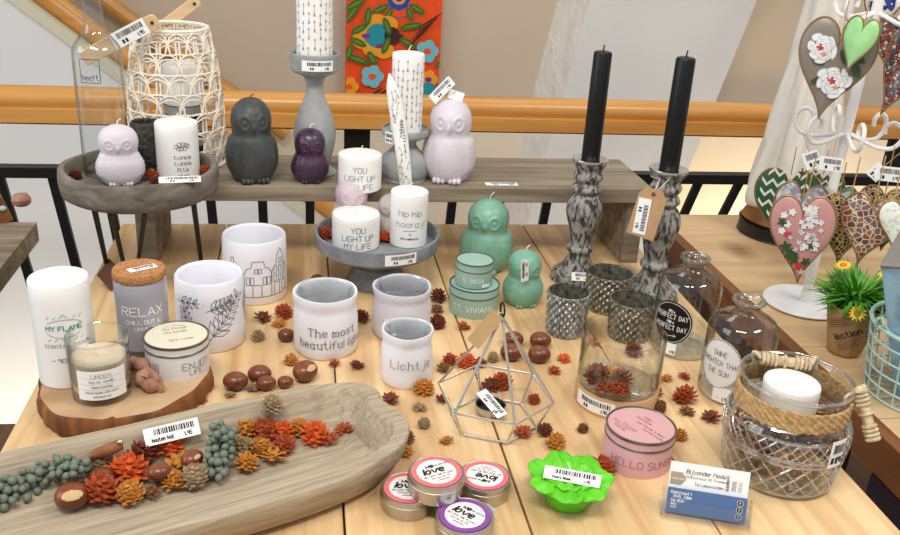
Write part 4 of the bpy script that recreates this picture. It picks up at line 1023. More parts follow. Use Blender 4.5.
b = MB(); b.lathe([(0, 0), (rt*.72, 0), (rt*.9, .003), (rt, .012), (rt*.98, .0135), (rt*.92, .012), (rt*.8, .004), (0, .003)], 40, [0, 0, 0, 0, 0, 1, 1]); b.build('dish', ['brushed', 'base_black'], t)
price(t, .043, .014, on_plane((.001, -.006, .0165), (.62, -.66, -.30), (.75, .55, .22)), rnd=16, nu=1)

# ------------------------------------------------------------------ two apothecary bottles
def apothecary(label, dims, bodyfn):
    P, r, h = dims; t = thing('apothecary_bottle', label, 'bottle', P, face(P))
    b = MB(); b.lathe(sprof([(0, .006), (r*.7, .002), (r*.92, .001), (r*.99, .006), (r, .02), (r, h*.40), (r*1.0, h*.64), (r*.97, h*.73), (r*.86, h*.80), (r*.58, h*.85), (r*.38, h*.88), (r*.345, h*.92), (r*.38, h*.955), (r*.45, h*.975), (r*.465, h*.995), (r*.43, h*1.012), (r*.36, h*1.01), (r*.29, h*.98), (r*.28, h*.92)], 4), 64)
    b.lathe([(r*.95, .010), (r*.8, .010), (r*.3, .013), (0, .014)], 64)
    b.build('glass', 'bottle_glass', t, smooth=60); rr = MB()
    rr.tube([(r*.42*cos(2*PI*i/40), r*.42*sin(2*PI*i/40), h*.993) for i in range(40)], r*.065, 8, closed=True); rr.build('lip', 'thick_glass', t)
    return t, P, r, h
t, P, r, h = apothecary('clear apothecary bottle with black PERFECT DAY label', cyl(647, 708, 257, 361), 0)
f = on_cyl(r+.0003, a0=-.42); vc = ht(P, 313); 
lb = MB(); disc_label(lb, 0, vc, .0295, .031, f, 0)
g = lambda u, v: f(u, v, .0009)
ribbons(lb, [ellipse(0, vc, .0270, .0285)], .0006, g, 1)
for s, y, hh in (("IT'S A", .0165, .0032), ('PERFECT DAY', .0092, .0066), ('FOR A', .0010, .0032), ('PERFECT DAY', -.0070, .0066)): ribbons(lb, strokes(s, hh, 0, vc+y, xs=.68, track=1.3), .0008, g, 1)
ribbons(lb, [[(-.009, vc-.018), (-.003, vc-.0185), (0, vc-.0195), (.004, vc-.0185), (.010, vc-.018)], [(.007, vc-.016), (.010, vc-.018), (.007, vc-.020)]], .0006, g, 1)
lb.build('black_label', ['black_wax', 'ink_white'], t, smooth=0)
price(t, .021, .017, on_cyl(r+.0003, a0=-.36), rnd=17, bars=False, words='-').location = (0, 0, .0155)
t, P, r, h = apothecary('clear apothecary bottle with white label reading SHINE BRIGHTER THAN THE SUN', cyl(694, 761, 300, 408), 0)
f = on_cyl(r+.0003, a0=-.48); vc = ht(P, 354)
lb = MB(); disc_label(lb, 0, vc, .028, .033, f, 0)
g = lambda u, v: f(u, v, .0009)
ribbons(lb, [[((.0262+.0014*(i % 2))*cos(2*PI*i/60), vc+(.0310+.0014*(i % 2))*sin(2*PI*i/60)) for i in range(61)]], .0008, g, 1)
for s, y in (('SHINE', .014), ('BRIGHTER THAN', .0015), ('THE SUN', -.011)): ribbons(lb, strokes(s, .0068, 0, vc+y, xs=.75, track=1.0, jit=.2), .0006, g, 1)
lb.build('white_label', ['label_white', 'ink_grey'], t, smooth=0)
price(t, .022, .02, on_cyl(r+.0003, a0=-.25), rnd=18, bars=False, words='-').location = (0, 0, .0155)

# ------------------------------------------------------------------ big cut-glass jar with rope handles
P, r, h = cyl(717, 821, 376, 497); JP = P
t = thing('cut_glass_jar', 'large cut-glass jar with jute collar and rope wrapped handles at right', 'jar', P, face(P))
rm = r*1.13; rn = r*.95
prof = [(0, .002), (r*.93, .002), (r, .006), (r*1.02, h*.10), (r*1.08, h*.28), (r*1.13, h*.46), (r*1.13, h*.56), (r*1.06, h*.655), (r*.98, h*.70), (r*.955, h*.75), (r*.955, h*.92), (r*1.0, h*.965), (r*1.0, h*.995), (r*.97, h*1.0), (r*.93, h*.985)]
sp = sprof(prof, 3)
def jr(z):
    for (a, z0), (b_, z1) in zip(sp, sp[1:]):
        if z0 <= z <= z1 and z1 > z0: return a+(b_-a)*(z-z0)/(z1-z0)
    return r
b = MB(); b.lathe(sp, 88); b.lathe([(0, .007), (r*.86, .007), (r*.95, .012)], 64)
def helix(zA, zB, n_, tw, rad):
    for s in (-1, 1):
        for i in range(n_):
            pts_ = []
            for j in range(11):
                z = zA+(zB-zA)*j/10; a = 2*PI*i/n_+s*tw*j/10; pts_.append((jr(z)*cos(a), jr(z)*sin(a), z))
            b.tube(pts_, rad, 5, 1)
helix(h*.06, h*.37, 20, .55, .0013); helix(h*.44, h*.60, 36, .28, .0010)
for zz in (h*.05, h*.385, h*.43, h*.61, h*.985): b.tube([(jr(zz)*cos(2*PI*i/60), jr(zz)*sin(2*PI*i/60), zz) for i in range(60)], .0018, 6, 1, closed=True)
b.build('glass', ['cut_glass', 'ridge_glass'], t, smooth=60)
b = MB(); rc_ = r*.965
for i in range(10):
    zz = h*.715+i*h*.0185
    b.tube([((rc_+.0022+.0005*sin(40*a+i*2))*cos(a), (rc_+.0022+.0005*sin(40*a+i*2))*sin(a), zz+.0005*cos(40*a+i*2)) for a in [2*PI*k/160 for k in range(160)]], .0016, 6, closed=True)
b.build('jute_collar', 'jute', t)
def rope_handle(a, tilt, name='handle'):
    hd = MB(); L = .024
    hd.tube([(x, 0, 0) for x in (-L, -L*.3, L*.3, L)], [.0048, .0056, .0056, .0048], 12); M_ = Matrix.Rotation(tilt[0], 4, 'Z') @ Matrix.Rotation(tilt[1], 4, 'Y'); M_ = Matrix.Translation(a) @ M_
    hd.xform(M_); o = hd.build(name, 'rope', t)
    rp = MB()
    for x0 in (-L-.002, L*.45):
        for k in range(4): x = x0+k*.0045; rp.tube([(x, .0062*cos(q), .0062*sin(q)) for q in [2*PI*i/14 for i in range(14)]], .0021, 6, closed=True)
    rp.tube([(-.0022+.0, .0066*cos(q), .0066*sin(q)) for q in [2*PI*i/14 for i in range(14)]], .0015, 6, closed=True)
    rp.xform(M_); rp.build('rope_wrap', 'rope', o); return o, M_
fz = face(P)
o, M1 = rope_handle((-.014, r*.64, h*.965), (.32, .04))
for s in (-1, 1):
    e_ = M1 @ Vector((s*.026, 0, 0)); b = MB(); an = math.atan2(e_.y, e_.x); b.tube(cat([e_, (r*1.06*cos(an), r*1.06*sin(an), h*.98), (r*1.02*cos(an-.05), r*1.02*sin(an-.05), h*.86), (r*1.03*cos(an-.12), r*1.03*sin(an-.12), h*.74)], 4), .003, 7); b.build('rope_end', 'rope', o)
o, M2 = rope_handle((r*1.27, -.004, h*.80), (-.55, 1.02))
e_ = M2 @ Vector((-.026, 0, 0)); b = MB(); b.tube(cat([e_, (r*1.12, .012, h*1.0), (r*1.04, .016, h*.93), (r*1.02, .02, h*.84)], 5), .0035, 8); b.sph(e_, .006, 10, 8); b.tube(cat([e_, e_+Vector((-.012, -.01, -.006)), e_+Vector((-.006, -.012, -.022))], 4), .002, 6); b.build('rope_end', 'rope', o)
price(t, .02, .032, on_cyl(r*1.14, a0=.95), rnd=19).location = (0, 0, h*.52)
rp = random.Random(9)
pp = MB()
for i in range(430):
    z = .009+rp.random()**.9*h*.46; rad = (jr(z)-.006)*math.sqrt(rp.random()); a = rp.uniform(0, 2*PI); L = rp.uniform(.006, .012)
    M_ = Matrix.Translation((rad*cos(a), rad*sin(a), z)) @ Matrix.Rotation(rp.uniform(0, 6), 4, 'Z') @ Matrix.Rotation(rp.uniform(-1.2, 1.2), 4, 'X')
    s0 = len(pp.v); w_ = L*rp.uniform(.25, .45)
    pp.add([(-L*.8, 0, 0), (0, -w_, .001), (0, w_, .001), (L*.8, 0, .002), (0, 0, .0035), (0, 0, -.0015)], [(0, 1, 4), (1, 3, 4), (3, 2, 4), (2, 0, 4), (0, 5, 1), (1, 5, 3), (3, 5, 2), (2, 5, 0)], rp.choice((0, 0, 2, 2, 0, 3, 1))); 
    # keep inside the glass
    pp.xform(M_, s0)
    for k in range(s0, len(pp.v)):
        x, y, zz = pp.v[k]; rr = math.hypot(x, y); zz = max(.0085, zz); lim = jr(zz)-.003; f_ = min(1, lim/max(rr, 1e-6)); pp.v[k] = (x*f_, y*f_, zz)
tag(pp.build('potpourri', ['cone_brown', 'cone_beige', 'cone_maroon', 'cone_amber'], None, P, smooth=0), 'brown dried potpourri filling the cut-glass jar', 'potpourri', kind='stuff')
rcn = 28*proj(P+Vector((0, 0, h)))[2]/F; CPo = P+Vector((0, .006, 0))
pillar('jar_candle', 'round white candle inside the cut-glass jar with jute collar', CPo+Vector((0, 0, h*.50)), rcn, h*.42)

# ------------------------------------------------------------------ pink tin
P, r, h = cyl(598, 667, 424, 479)
t = thing('candle_tin', 'pink round candle tin reading HELLO SUNSHINE', 'candle tin', P, face(P)); lid = tinbox(t, r, h, .013, 'pink_tin', 'tin_ring', 'pink_lid')
text_on(t, strokes('HELLO SUNSHINE', .0088, .020, h*.36, xs=.95, jit=.15), on_cyl(r*.975), .0007, 'ink_pink')
f3 = on_plane((0, 0, h-.0015), (.80, -.6, 0), (.6, .80, 0))
text_on(lid, strokes('my flame', .006, -.010, -.014)+[[(-.022, -.019), (.002, -.019)]]+strokes('lifestyle', .003, -.010, -.023)+strokes('hello', .004, -.004, .016)+strokes('sunshine', .004, -.004, .010)+strokes('sun flower & linen', .0035, .012, .002)+strokes('scented candle', .003, .02, -.004), f3, .0004, 'ink_pink')

# ------------------------------------------------------------------ four small travel tins
def travel(label, dims, col, ang, z0=0., tilt=None):
    P, r, h = dims; t = thing('travel_candle_tin', label, 'candle tin', P, rot=tilt)
    b = MB(); b.lathe([(0, 0), (r*.93, 0), (r*.95, .0015), (r*.95, h*.55), (r*.99, h*.57), (r, h*.60), (r, h*.70), (r*.985, h*.72), (r*.985, h*.92), (r*.965, h*.985), (r*.93, h), (r*.90, h-.0006), (0, h-.0006)], 64); b.build('can', 'brushed', t, smooth=40)
    l = MB(); l.lathe([(0, h+.0002), (r*.68, h+.0002), (r*.685, h+.0002), (r*.87, h+.0002), (r*.88, h-.0005)], 64, [0, 0, 1, 1]); 
    ca, sa = cos(ang), sin(ang); f = on_plane((0, 0, h+.0002), (ca, sa, 0), (-sa, ca, 0), .0003); k = r/.029
    ribbons(l, strokes('we', .0055*k, -.004*k, .0105*k, slant=.3), .0014*k, f, 2); ribbons(l, strokes('love', .0085*k, -.003*k, .003*k, slant=.3, xs=1.1), .0021*k, f, 2)
    ribbons(l, strokes('the planet', .003*k, .009*k, .010*k), .0004, f, 2)
    ribbons(l, strokes('WE LOVE THE PLANET', .0026*k, 0, -.0055*k, xs=.8), .0004, f, 2); ribbons(l, strokes('and you do too', .0022*k, 0, -.0095*k), .0003, f, 2); ribbons(l, [[(-.005*k, -.0138*k), (.007*k, -.0138*k)]], .0011*k, f, 3)
    l.build('lid_label', ['label_white', col, 'ink', 'ink_red'], t, smooth=0); return t
d1 = cyl(379, 434, 487, 523); d3 = cyl(456, 508, 475, 509); d4 = cyl(431, 493, 512, 554); hh = .0215
travel('coral-rimmed silver travel tin, bottom left of the four', (d1[0], .0278, hh), 'label_coral', -.15)
travel('coral-rimmed silver travel tin at right of the pile, print upside down', (d3[0], .0278, hh), 'label_coral', 2.75)
travel('purple-rimmed silver travel tin at the front of the pile', (d4[0], .0285, hh), 'label_purple', -.75)
travel('coral-rimmed silver travel tin stacked on top of the other three', (at(436.5, 472, hh*2)-Vector((0, 0, hh-.0004)), .0288, hh), 'label_coral', .35)
q = d4[0]; tk = thing('price_ticket', 'white price sticker at the right side of the purple travel tin', 'price ticket', (q.x+.027, q.y+.012, .001), .9); price(tk, .012, .018, on_plane((0, 0, .009), (0.3, 1, 0), (.3, 0, 1)), rnd=20, nu=1, name='paper', bars=False, words='-')

# ------------------------------------------------------------------ lime green flower candle
P = at(567, 501, 0); P.z = 0; s_ = proj(P)[2]/F; ro = 43*s_
t = thing('flower_candle', 'lime green flower-shaped candle with a price ticket laid across', 'candle', P, face(P))
b = MB()
b.lathe(sprof([(0, 0), (ro*.42, 0), (ro*.50, .003), (ro*.58, .014), (ro*.64, .025), (ro*.58, .027), (0, .024)], 4), 48)
for lay, n_, rad, L, W, z, tl in ((0, 7, .58, .46, .42, .0265, .16), (1, 5, .30, .36, .34, .0285, .22)):
    for i in range(n_):
        a = 2*PI*(i+.5*lay)/n_+.2
        M_ = Matrix.Rotation(a, 4, 'Z') @ Matrix.Translation((ro*rad, 0, z)) @ Matrix.Rotation(-tl, 4, 'Y')
        q = MB(); q.sph((0, 0, 0), (ro*L, ro*W, .0042), 28, 10)
        vv = []
        for x, y, zz in q.v:
            g_ = .0020*sin(y/(ro*W)*9.); zz2 = zz+g_*(1 if zz > 0 else .3)+.004*(x/(ro*L))**2*(x > 0)-.003*(x/(ro*L))**3*(x > 0)
            vv.append((x*(1-.10*abs(y/(ro*W))), y, zz2))
        q.v = vv; q.xform(M_); b.add(q.v, q.f)
b.build('wax', 'lime_wax', t, smooth=60)
wickm(t, .031, .013, 'wick', (-.004, .004), .0009)
price(t, .057, .014, on_plane((.002, -.010, .0375), (1, -.07, .02), (.05, .85, .5)), rnd=21, nu=1, words='kaars bloem')

# ------------------------------------------------------------------ business cards in a clear holder
A, B_ = at(662, 519, 0), at(748, 533, 0); W = (B_-A).length; mid = (A+B_)/2; an = math.atan2((B_-A).y, (B_-A).x)
sc_ = proj(mid)[2]/F
t = thing('card_holder', 'clear acrylic card holder at the front right of the table', 'card holder', (mid.x, mid.y, 0), an)
W2 = W/2+.002; D = .030; hc = .042; tl = .32
m = MB(); m.box(-W2, W2, 0, D, 0, .0022); m.build('base', 'acrylic', t, smooth=0, bev=.0005)
TL = Matrix.Translation((0, .010, .0022)) @ Matrix.Rotation(-tl, 4, 'X')
m = MB(); m.box(-W2, W2, .006, .008, 0, hc); m.xform(TL); m.build('back_plate', 'acrylic', t, smooth=0, bev=.0005)
m = MB(); m.box(-W2, W2, -.006, -.004, -.002, .014); m.xform(TL); m.build('front_lip', 'acrylic', t, smooth=0, bev=.0005)
for s in (-1, 1):
    m = MB(); m.box(s*W2-.0018*(s > 0), s*W2+.0018*(s < 0), -.004, .006, -.002, .024); m.xform(TL); m.build('side', 'acrylic', t, smooth=0)
cw = W/2-.003
c1 = thing('business_card', 'white business card with beige arrow logo standing at the back of holder', 'card', (mid.x, mid.y, 0), an)
m = MB(); m.box(-cw, cw, .0035, .0055, .001, .052); m.xform(TL); 
f = on_plane(TM0 := (TL @ Vector((0, .0035, 0))), (1, 0, 0), TL.to_3x3() @ Vector((0, 0, 1)), .0003)
def poly2(mb, pts, fn, mi): mb.add([fn(*p) for p in pts], [tuple(range(len(pts)))], mi)
poly2(m, [(-cw*.97, .029), (-cw*.97, .042), (-cw*.68, .042), (-cw*.56, .0355), (-cw*.68, .029)], f, 1)
ribbons(m, strokes('zonder meer', .002, -cw*.79, .0355), .0003, lambda u, v: f(u, v, .0006), 3)
ribbons(m, strokes('Bijzonder Mooi.nl', .0042, -cw*.05, .0440), .0006, f, 2); ribbons(m, strokes('Marktstraat 10, Franeker', .0026, -cw*.05, .0385), .0003, f, 2); ribbons(m, strokes('Te Leeuwarden', .003, cw*.02, .0320), .0004, f, 2)
for i in range(7): poly2(m, [(cw*.44, .030+i*.0017), (cw*.52, .030+i*.0017), (cw*.52, .0309+i*.0017), (cw*.44, .0309+i*.0017)], f, 2)
for i in range(8): poly2(m, [(cw*.58, .031+i*.0013), (cw*.70, .031+i*.0013), (cw*.70, .0315+i*.0013), (cw*.58, .0315+i*.0013)], f, 4)
for i in range(6): poly2(m, [(cw*.75, .031+i*.0018), (cw*.84, .031+i*.0018), (cw*.84, .0315+i*.0018), (cw*.75, .0315+i*.0018)], f, 4)
m.build('paper', ['paper', 'taupe', 'ink', 'ink_white', 'ink_grey'], c1, smooth=0)
c2 = thing('business_card', 'blue business card with round icons standing at the front of holder', 'card', (mid.x, mid.y, 0), an)
m = MB(); m.box(-cw, cw, -.0015, .0005, .001, .0265); m.xform(TL)
f = on_plane(TL @ Vector((0, -.0015, 0)), (1, 0, 0), TL.to_3x3() @ Vector((0, 0, 1)), .0003)
for s, x, y, hh_ in (('Kerkstraat 1', -cw*.66, .0225, .0028), ('8801 KL Zijlen', -cw*.64, .0185, .0028), ('Tel. 0512-', -cw*.72, .0140, .0026), ('info', -cw*.82, .0105, .0026), ('www', -cw*.82, .0075, .0026)): ribbons(m, strokes(s, hh_, x, y, xs=.8), .0005, f, 1)
for y in (.021, .014, .007): disc_label(m, cw*.82, y, .0030, .0030, f, 2, 16, rings=1); ribbons(m, [ellipse(cw*.82, y, .0030, .0030, 16), [(cw*.82, y-.0016), (cw*.82, y+.0016)], [(cw*.82-.001, y+.0004), (cw*.82+.001, y+.0004)]], .0004, lambda u, v: f(u, v, .0007), 1)
m.build('paper', ['blue_card', 'ink_white', 'base_black'], c2, smooth=0)
# ------------------------------------------------------------------ long dough trough
BC, BA = Vector((-.148, .742, 0)), math.radians(22.)
dt = thing('dough_trough', 'long carved pale wooden dough trough across the front left of table', 'trough', BC, BA)
def out2(k, n=120):
    P = []
    for i in range(n):
        a = 2*PI*i/n; c, s = cos(a), sin(a)
        u = .260*math.copysign(abs(c)**(2/6.), c); v = .094*math.copysign(abs(s)**(2/4.0), s)
        v *= 1-.16*max(0, (u-.12)/.15)**2
        P.append((u, v))
    return P
base_o = out2(1)
loops = [(.86, .74, 0., 0), (.94, .88, .010, 0), (.985, .96, .030, 0), (1., 1., .045, 0), (.995, .985, .0475, 0), (.945, .855, .0475, 1), (.935, .83, .044, 1), (.90, .75, .028, 1), (.86, .67, .016, 1), (.78, .56, .0105, 1), (.4, .25, .010, 1)]
vs, fs, ms = [], [], []; n = 120; R_ = random.Random(4)
for li, (su, sv, z, inner) in enumerate(loops):
    for i, (u, v) in enumerate(base_o):
        zz = z+(.010*max(0, (abs(u)-.17)/.1)**2 if z > .03 else 0)+(.0012*sin(u*37)+.0008*sin(u*91+v*50) if z > .02 else 0)
        uu = u*su; vv = v*sv*(1+.012*sin(u*23))
        if inner and u > .2 and z > .02: uu -= .012*math.exp(-((v)/.03)**2)
        if not inner and u > .24 and z > .03: uu -= .010*math.exp(-((v-.012)/.012)**2)
        vs.append((uu, vv, zz))
for li in range(len(loops)-1):
    for i in range(n): j = (i+1) % n; fs.append((li*n+i, li*n+j, (li+1)*n+j, (li+1)*n+i))
fs.append(tuple(range(n))[::-1]); fs.append(tuple((len(loops)-1)*n+i for i in range(n)))
m = MB(); m.add(vs, fs); m.build('bowl_body', 'dough_wood', dt, smooth=45)
ca, sa = cos(BA), sin(BA)
def trough_z(x, y):
    """height of the hollow's surface under a point"""
    d = Vector((x, y, 0))-BC; u, v = d.x*ca+d.y*sa, -d.x*sa+d.y*ca
    e = max(abs(u)/.260/.76*.95, abs(v)/.094/.50*.86)
    return .0105 if e < 1 else min(.05, .0105+(e-1)*.030)
# label stuck on the back inner wall
lp = at(171, 430, .043); un = Vector((ca, sa, 0)); vn = Vector((sa*.75, -ca*.75, -.9)).normalized()*-1
pk = thing('price_ticket', 'white price ticket leaning on the inner back wall of dough trough', 'price ticket', lp, 0)
price(pk, .056, .018, on_plane(Vector((0, 0, 0))-Vector((-sa, ca, 0))*.004, un, vn), rnd=22, nu=1, name='paper', words='houten bak')

# ------------------------------------------------------------------ seed cones and chestnuts
CONES = {}
def cone_mesh(kind, colr, seed):
    key = (kind, colr, seed)
    if key in CONES: return CONES[key]
    R_ = random.Random(seed*13+len(kind)); b = MB()
    if kind == 'spiky':      # rounded head of pointed scales
        N_, inr_, up0 = 40, .5, -.6
    elif kind == 'star':     # flat open star
        N_, inr_, up0 = 18, .36, -.25
    else:                    # closed woody cone
        N_, inr_, up0 = 54, .62, -.8
    b.sph((0, 0, 0), (inr_, inr_, inr_*.8), 14, 9)
    for i in range(N_):
        zz = up0+(1-up0)*(i+.5)/N_; rr = math.sqrt(max(0, 1-zz*zz)); a = i*2.39996+R_.uniform(-.15, .15)
        d = Vector((rr*cos(a), rr*sin(a), zz)); up = Vector((0, 0, 1)); s_ = d.cross(up); s_ = s_.normalized() if s_.length > 1e-4 else Vector((1, 0, 0)); w_ = s_.cross(d)
        L = 1.0*R_.uniform(.86, 1.06); wd = {'spiky': .19, 'star': .19, 'woody': .2}[kind]; flat_ = Vector((1, 1, {'spiky': .85, 'star': .55, 'woody': .9}[kind]))
        if kind == 'woody': L *= .92
        p0, p1, tip = d*inr_*.7, d*(inr_+(L-inr_)*.55), d*L+w_*.16
        V = [p0+s_*wd*.6, p0-s_*wd*.6, p0+w_*wd*.4, p1+s_*wd, p1-s_*wd, p1+w_*wd*.55, p1-w_*wd*.35, tip]
        V = [Vector((v.x*flat_.x, v.y*flat_.y, v.z*flat_.z)) for v in V]
        b.add(V, [(0, 3, 5, 2), (2, 5, 4, 1), (0, 1, 4, 6), (0, 6, 3), (3, 7, 5), (5, 7, 4), (4, 7, 6), (6, 7, 3)])
    lowest = min(v[2] for v in b.v)
    me = b.mesh('seed_cone', 'cone_'+colr, smooth=0); CONES[key] = (me, -lowest); return CONES[key]
WORD = {'rust': 'rust red', 'orange': 'bright orange', 'amber': 'amber yellow', 'maroon': 'dark maroon', 'beige': 'beige', 'brown': 'brown'}
cs_n = [0]
def cone(px, py, size, colr, kind, where, z0=0., group='scattered seed cones', sink=0., pos=None):
    cs_n[0] += 1; q = at(px, py, z0+.008); sc_ = size/2*proj(q)[2]/F*1.08
    me, low = cone_mesh(kind, colr, cs_n[0] % 3); R_ = random.Random(cs_n[0])
    o = bpy.data.objects.new('seed_cone', me); COL.objects.link(o); o.scale = (sc_,)*3
    tx, ty = R_.uniform(-.3, .3), R_.uniform(-.3, .3); rz = R_.uniform(0, 6.28)
    o.rotation_euler = (tx, ty, rz)
    Mx = o.rotation_euler.to_matrix(); lo_ = min((Mx @ v.co).z for v in me.vertices)*sc_
    q = at(px, py, z0-lo_*.8); o.location = (q.x, q.y, z0-lo_-sink)
    return tag(o, where, 'cone', group)
K = {'spiky': 'dried seed cone', 'star': 'star-shaped dried seed cone', 'woody': 'small woody cone'}
def C(px, py, s, colr, kind, place, **k): return cone(px, py, s, colr, kind, f'{WORD[colr]} {K[kind]} {place}', **k)
C(263, 318, 20, 'maroon', 'star', 'right of the house-drawn candle holder')
C(284, 313, 20, 'rust', 'spiky', 'between the house-drawn holder and white canvas holder')
C(279, 324, 17, 'amber', 'star', 'touching two others beside the house-drawn holder')
C(258, 337, 15, 'beige', 'spiky', 'in front of the house-drawn holder')
C(291, 361, 16, 'amber', 'spiky', 'just left of the The most beautiful holder')
C(335, 364, 15, 'rust', 'star', 'directly in front of The most beautiful holder')
C(357, 366, 18, 'maroon', 'star', 'right of the one before The most beautiful holder')
C(361, 318, 19, 'maroon', 'spiky', 'tucked between the two larger canvas holders')
C(390, 400, 22, 'maroon', 'star', 'beside the carved right end of trough')
C(424, 389, 23, 'amber', 'spiky', 'at lower right foot of the Lichtje holder')
C(419, 408, 17, 'beige', 'star', 'in front of Lichtje holder, the flatter one')
C(424, 424, 14, 'beige', 'woody', 'between Lichtje holder and the tin pile')
C(405, 438, 20, 'brown', 'spiky', 'beside the right tip of dough trough')
C(406, 452, 18, 'amber', 'star', 'between trough tip and the travel tins')
C(447, 441, 18, 'amber', 'star', 'left of the wire lantern front corner')
C(523, 433, 22, 'rust', 'star', 'at the right front corner of wire lantern')
C(545, 431, 18, 'maroon', 'spiky', 'above the green flower candle')
C(556, 443, 22, 'amber', 'spiky', 'directly behind the green flower candle')
C(583, 429, 13, 'brown', 'spiky', 'between the pink tin and wire lantern')
C(602, 468, 26, 'rust', 'spiky', 'against the left side of the pink tin')
C(534, 400, 14, 'rust', 'spiky', 'inside right edge of the wire lantern')
C(491, 386, 22, 'maroon', 'star', 'inside the wire lantern behind dish, left one')
C(502, 383, 22, 'rust', 'spiky', 'inside the wire lantern behind dish, right one')
C(442, 400, 17, 'maroon', 'star', 'behind the left bar of wire lantern')
C(438, 297, 18, 'maroon', 'spiky', 'left of the sage tins, rear one')
C(437, 310, 16, 'brown', 'star', 'left of sage tins, middle of three')
C(438, 323, 18, 'maroon', 'woody', 'left of sage tins, front one')
C(464, 327, 16, 'rust', 'star', 'in front of the larger sage tin')
C(450, 361, 17, 'rust', 'spiky', 'right of Lichtje holder, nearest to it')
C(466, 362, 21, 'orange', 'spiky', 'behind the left bars of the wire lantern')
C(444, 369, 17, 'brown', 'star', 'beside the Lichtje holder right wall')
C(480, 364, 17, 'maroon', 'star', 'seen through wire lantern upper left')
C(493, 358, 13, 'beige', 'woody', 'seen through the wire lantern centre')
C(554, 371, 16, 'rust', 'star', 'left of the wooden-based glass, lower one')
C(564, 359, 16, 'orange', 'star', 'left of the wooden-based glass, upper one')
C(594, 343, 16, 'rust', 'star', 'behind the wooden-based glass, seen through it')
C(634, 352, 20, 'maroon', 'spiky', 'behind wooden-based glass near silver votive')
C(655, 380, 14, 'beige', 'woody', 'right of the wooden-based glass, palest one')
C(667, 379, 14, 'amber', 'star', 'in front of the PERFECT DAY bottle, left one')
C(684, 377, 15, 'rust', 'star', 'in front of the PERFECT DAY bottle, right one')
C(656, 393, 17, 'rust', 'star', 'right of wooden base, above the darkest one')
C(659, 408, 17, 'brown', 'woody', 'behind the pink tin lid')
C(685, 397, 26, 'rust', 'spiky', 'large, between pink tin and white-labelled bottle')
C(687, 412, 18, 'brown', 'star', 'below the large rust one by the white-labelled bottle')
C(711, 418, 24, 'maroon', 'star', 'at the foot of the white-labelled bottle')
C(680, 436, 17, 'amber', 'spiky', 'at the right side of pink tin')
C(202, 401, 13, 'rust', 'star', 'between the log slice and the trough rim')
C(230, 395, 14, 'beige', 'star', 'behind the trough left of chestnuts')
C(253, 388, 14, 'beige', 'spiky', 'among the chestnuts behind the trough')
# inside the wooden-based glass
zg = WVP.z+.0345; G_ = 'seed cones in the wooden-based glass'
for px, py, s, c, k, w_ in ((597, 378, 25, 'maroon', 'spiky', 'at the left inside the wooden-based glass'), (612, 372, 16, 'amber', 'star', 'at the back inside the wooden-based glass'), (621, 381, 22, 'brown', 'spiky', 'at the right inside the wooden-based glass'), (606, 388, 20, 'rust', 'star', 'front centre inside the wooden-based glass'), (620, 391, 18, 'rust', 'spiky', 'front right inside the wooden-based glass')):
    C(px, py, s*1.25, c, k, w_, z0=zg, group=G_)
# in the trough
T_ = 'seed cones in the dough trough'
TR_ = [(144, 455, 30, 'maroon', 'spiky'), (170, 449, 28, 'orange', 'spiky'), (98, 464, 25, 'beige', 'woody'), (129, 472, 36, 'orange', 'spiky'), (101, 492, 32, 'rust', 'spiky'), (130, 494, 26, 'amber', 'woody'), (152, 493, 18, 'brown', 'star'),
       (178, 464, 26, 'amber', 'star'), (173, 482, 22, 'amber', 'spiky'), (195, 478, 26, 'beige', 'woody'), (246, 431, 26, 'amber', 'spiky'), (261, 417, 18, 'amber', 'star'), (236, 441, 18, 'orange', 'star'), (265, 432, 24, 'rust', 'spiky'), (244, 448, 20, 'beige', 'spiky'),
       (247, 464, 22, 'amber', 'spiky'), (261, 448, 20, 'amber', 'woody'), (273, 457, 26, 'amber', 'star'), (283, 433, 22, 'orange', 'spiky'), (284, 446, 21, 'rust', 'spiky'), (299, 429, 20, 'amber', 'spiky'), (292, 417, 13, 'beige', 'star'), (315, 435, 26, 'orange', 'spiky'), (330, 440, 17, 'rust', 'star'), (344, 430, 19, 'rust', 'star'), (272, 406, 20, 'beige', 'spiky'), (222, 441, 16, 'maroon', 'spiky'), (116, 480, 20, 'maroon', 'star'), (158, 478, 18, 'rust', 'star')]
ORD = ['rightmost', 'second from right', 'third from right', 'fourth from right', 'fifth from right', 'sixth from right', 'seventh from right', 'eighth from right', 'ninth from right', 'tenth from right', 'eleventh from right']
PL = {'spiky': 'dried seed cone', 'star': 'dried seed cone', 'woody': 'dried seed cone'}
for px, py, s, c, k in TR_:
    same = sorted([t_[0] for t_ in TR_ if t_[3] == c], reverse=True); w_ = ORD[same.index(px)]
    q = at(px, py, .03); z_ = trough_z(q.x, q.y)
    cone(px, py, s*1.2, c, k, f'{WORD[c]} dried seed cone in the dough trough, {w_} of its colour', z0=.042 if py < 410 else max(.011, min(z_+.002, .03)), group=T_)
cs_top = ZC+.0005
for px, py, c_, w_ in ((325, 234, 'rust', 'left of the low candle on the cake stand'), (384, 238, 'orange', 'between the two candles on the cake stand'), (386, 230, 'maroon', 'behind the gap between the cake stand candles')): C(px, py, 17, c_, 'spiky', w_, z0=cs_top, group='seed cones on the cake stand')
for px, py, c_, w_ in ((152, 176, 'rust', 'between owl and candle in round tray'), (156, 182, 'maroon', 'left foot of the candle in round tray'), (75, 176, 'maroon', 'left of the bottle in round tray'), (205, 172, 'rust', 'right of the candle in round tray')): C(px, py, 15, c_, 'spiky', w_, z0=ZI, group='seed cones in the round tray')
